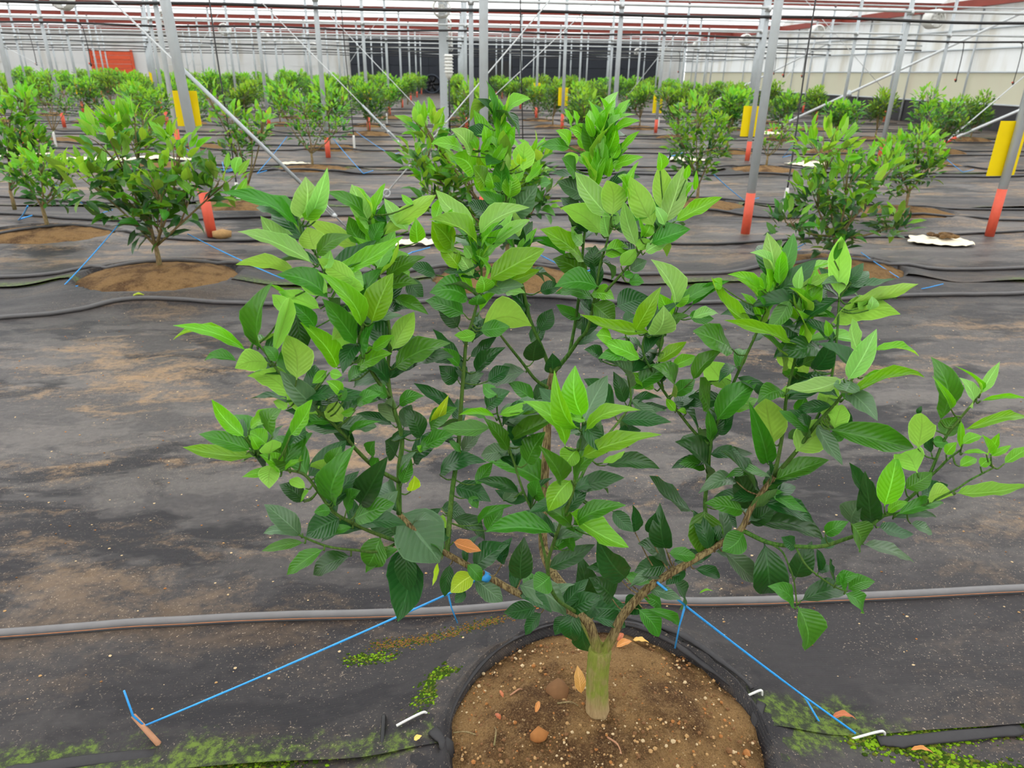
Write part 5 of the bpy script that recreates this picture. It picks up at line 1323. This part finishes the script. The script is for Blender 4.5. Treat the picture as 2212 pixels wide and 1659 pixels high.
dead(1525, 1283, 0.1, 0.045, 0.008, 'b', 'small green fallen leaf near the blue twine knot', 0.6)
dead(300, 642, 0.2, 0.085, 0.035, 'y', 'yellow fallen leaf on the soil mound of the forked citrus tree', 0.3)
b = MB()
lr = random.Random(3)
b.blob((0, 0, 0), 0.022, (1.1, .8, .9), .2)
o = b.build('clod', M_STONE[2]); c = ground(1163, 1598, 0.11); o.location = (c.x, c.y, mound_z(0, c.x, c.y) + 0.008); tag(o, 'rusty orange soil clod on the near slope of the soil mound', 'stone')
b = MB(); b.blob((0, 0, 0), 0.035, (.9, 1, .7), .2)
o = b.build('clod', M_STONE[4]); c = ground(1205, 1500, 0.11); o.location = (c.x, c.y, mound_z(0, c.x, c.y) + 0.004); tag(o, 'brown soil clod beside the tan fallen leaf', 'stone')
for i, (px, py, a, L, l) in enumerate(((1010, 1575, 2.9, 0.07, 'thin grey twig bent on the mossy side of the soil mound'), (1068, 1590, 1.5, 0.05, 'short upright grey twig stub on the soil mound'), (1225, 1540, -0.2, 0.05, 'dry forked rootlet in front of the trunk'), (1115, 1500, 0.5, 0.035, 'slim grey stick on the soil mound'), (1325, 1630, -1.1, 0.05, 'pale root lying on the near slope of the soil mound'))):
    c = ground(px, py, 0.1)
    c.z = mound_z(0, c.x, c.y) + 0.006
    d = Vector((math.cos(a), math.sin(a), 0))
    b = MB(); b.tube(spline([-d * L / 2, d * L * .1 + Vector((.004, .004, .004)), d * L / 2], k=4), [0.0022] * 5 + [0.0014] * 4, 6)
    o = b.build('twig', M_WOOD if i > 2 else M_FARBARK); o.location = c
    tag(o, l, 'twig')
# moss cushions along the open seam
def moss(name, pts, n, spread, label, seed, smax=0.012, pal=(0, 0, 1, 1, 1, 2)):
    lr = random.Random(seed)
    P = [ground(a, c, 0.05) for a, c in pts]
    path = spline(P, k=6)
    b = MB()
    for q in range(n * 5):
        p = path[lr.randrange(len(path))]
        x, y = p.x + lr.gauss(0, spread * 1.6), p.y + lr.gauss(0, spread)
        s = lr.uniform(0.001, smax * 0.42) * (0.4 + lr.random())
        b.blob((x, y, max(sheet_z(x, y), mound_z(0, x, y)) + s * .1), s, (1.3, 1.1, 0.42), 0.3, lr.choice(pal), lr)
    tag(b.build(name, M_MOSS), label, 'moss', None, 'stuff')
moss('moss', [(330, 1640), (450, 1620), (560, 1605), (690, 1592)], 900, 0.022, 'bright green moss and crumbs along the seam beside the wooden stake', 1)
moss('moss', [(770, 1590), (850, 1575), (905, 1545), (962, 1468)], 1300, 0.012, 'deep green moss at the edge of the soil mound by the black peg', 2, 0.010, (1, 1, 1, 2, 0))
moss('moss', [(1860, 1575), (1960, 1590), (2080, 1560), (2212, 1545)], 650, 0.018, 'yellow green moss along the folded seam by the white pin', 3)
moss('moss', [(2000, 1610), (2100, 1650), (2212, 1659)], 300, 0.015, 'bright moss patch at the torn corner of the near sheet', 4)
moss('moss', [(760, 1415), (800, 1412), (840, 1408)], 90, 0.01, 'small bright moss tuft on the sheet below the blue twine', 5, 0.008)
moss('moss', [(820, 1385), (950, 1375), (1080, 1345)], 260, 0.012, 'brown green moss crust in the crease behind the hose', 6, 0.006, (3, 3, 3, 2, 1))
# dry specks on the sheet
lr = random.Random(8)
b = MB()
for q in range(1500):
    x, y = lr.uniform(-2.4, 3.2), lr.uniform(1.3, 4.6)
    s = lr.choice([0.0015, 0.002, 0.003, 0.004])
    b.blob((x, y, sheet_z(x, y) + s * .2), s, (1.2, 1, .5), 0.3, lr.choice([0, 1, 1, 4, 2]), lr)
tag(b.build('dry_crumbs', M_STONE, smooth=False), 'dry soil crumbs scattered over the dusty sheet', 'debris', None, 'stuff')
# folded flap strips of the near sheet
for pts, r, lab in (([(2212, 1562), (2080, 1578), (1960, 1592), (1900, 1590)], 0.012, 'folded black sheet hem running along the mossy seam to the white pin'),
                    ([(0, 1652), (150, 1628), (330, 1612)], 0.012, 'thick folded black sheet hem left of the wooden stake'),
                    ([(935, 1600), (960, 1625), (985, 1659)], 0.011, 'torn black sheet flap standing at the side of the soil mound'),
                    ([(1640, 1540), (1625, 1600), (1650, 1659)], 0.009, 'black sheet hem curving down the far side of the soil mound')):
    P = [ground(a, c, 0.05) for a, c in pts]
    w = [Vector((q.x, q.y, sheet_z(q.x, q.y) + 0.006)) for q in spline(P, k=6)]
    b = MB(); b.tube(w, [r * (0.8 + 0.4 * mnoise.noise(Vector((i * .5, r * 999, 0)))) for i in range(len(w))], 8)
    flatten(b, w)
    tag(b.build('sheet_hem', M_EDGE), lab, 'fabric edge')
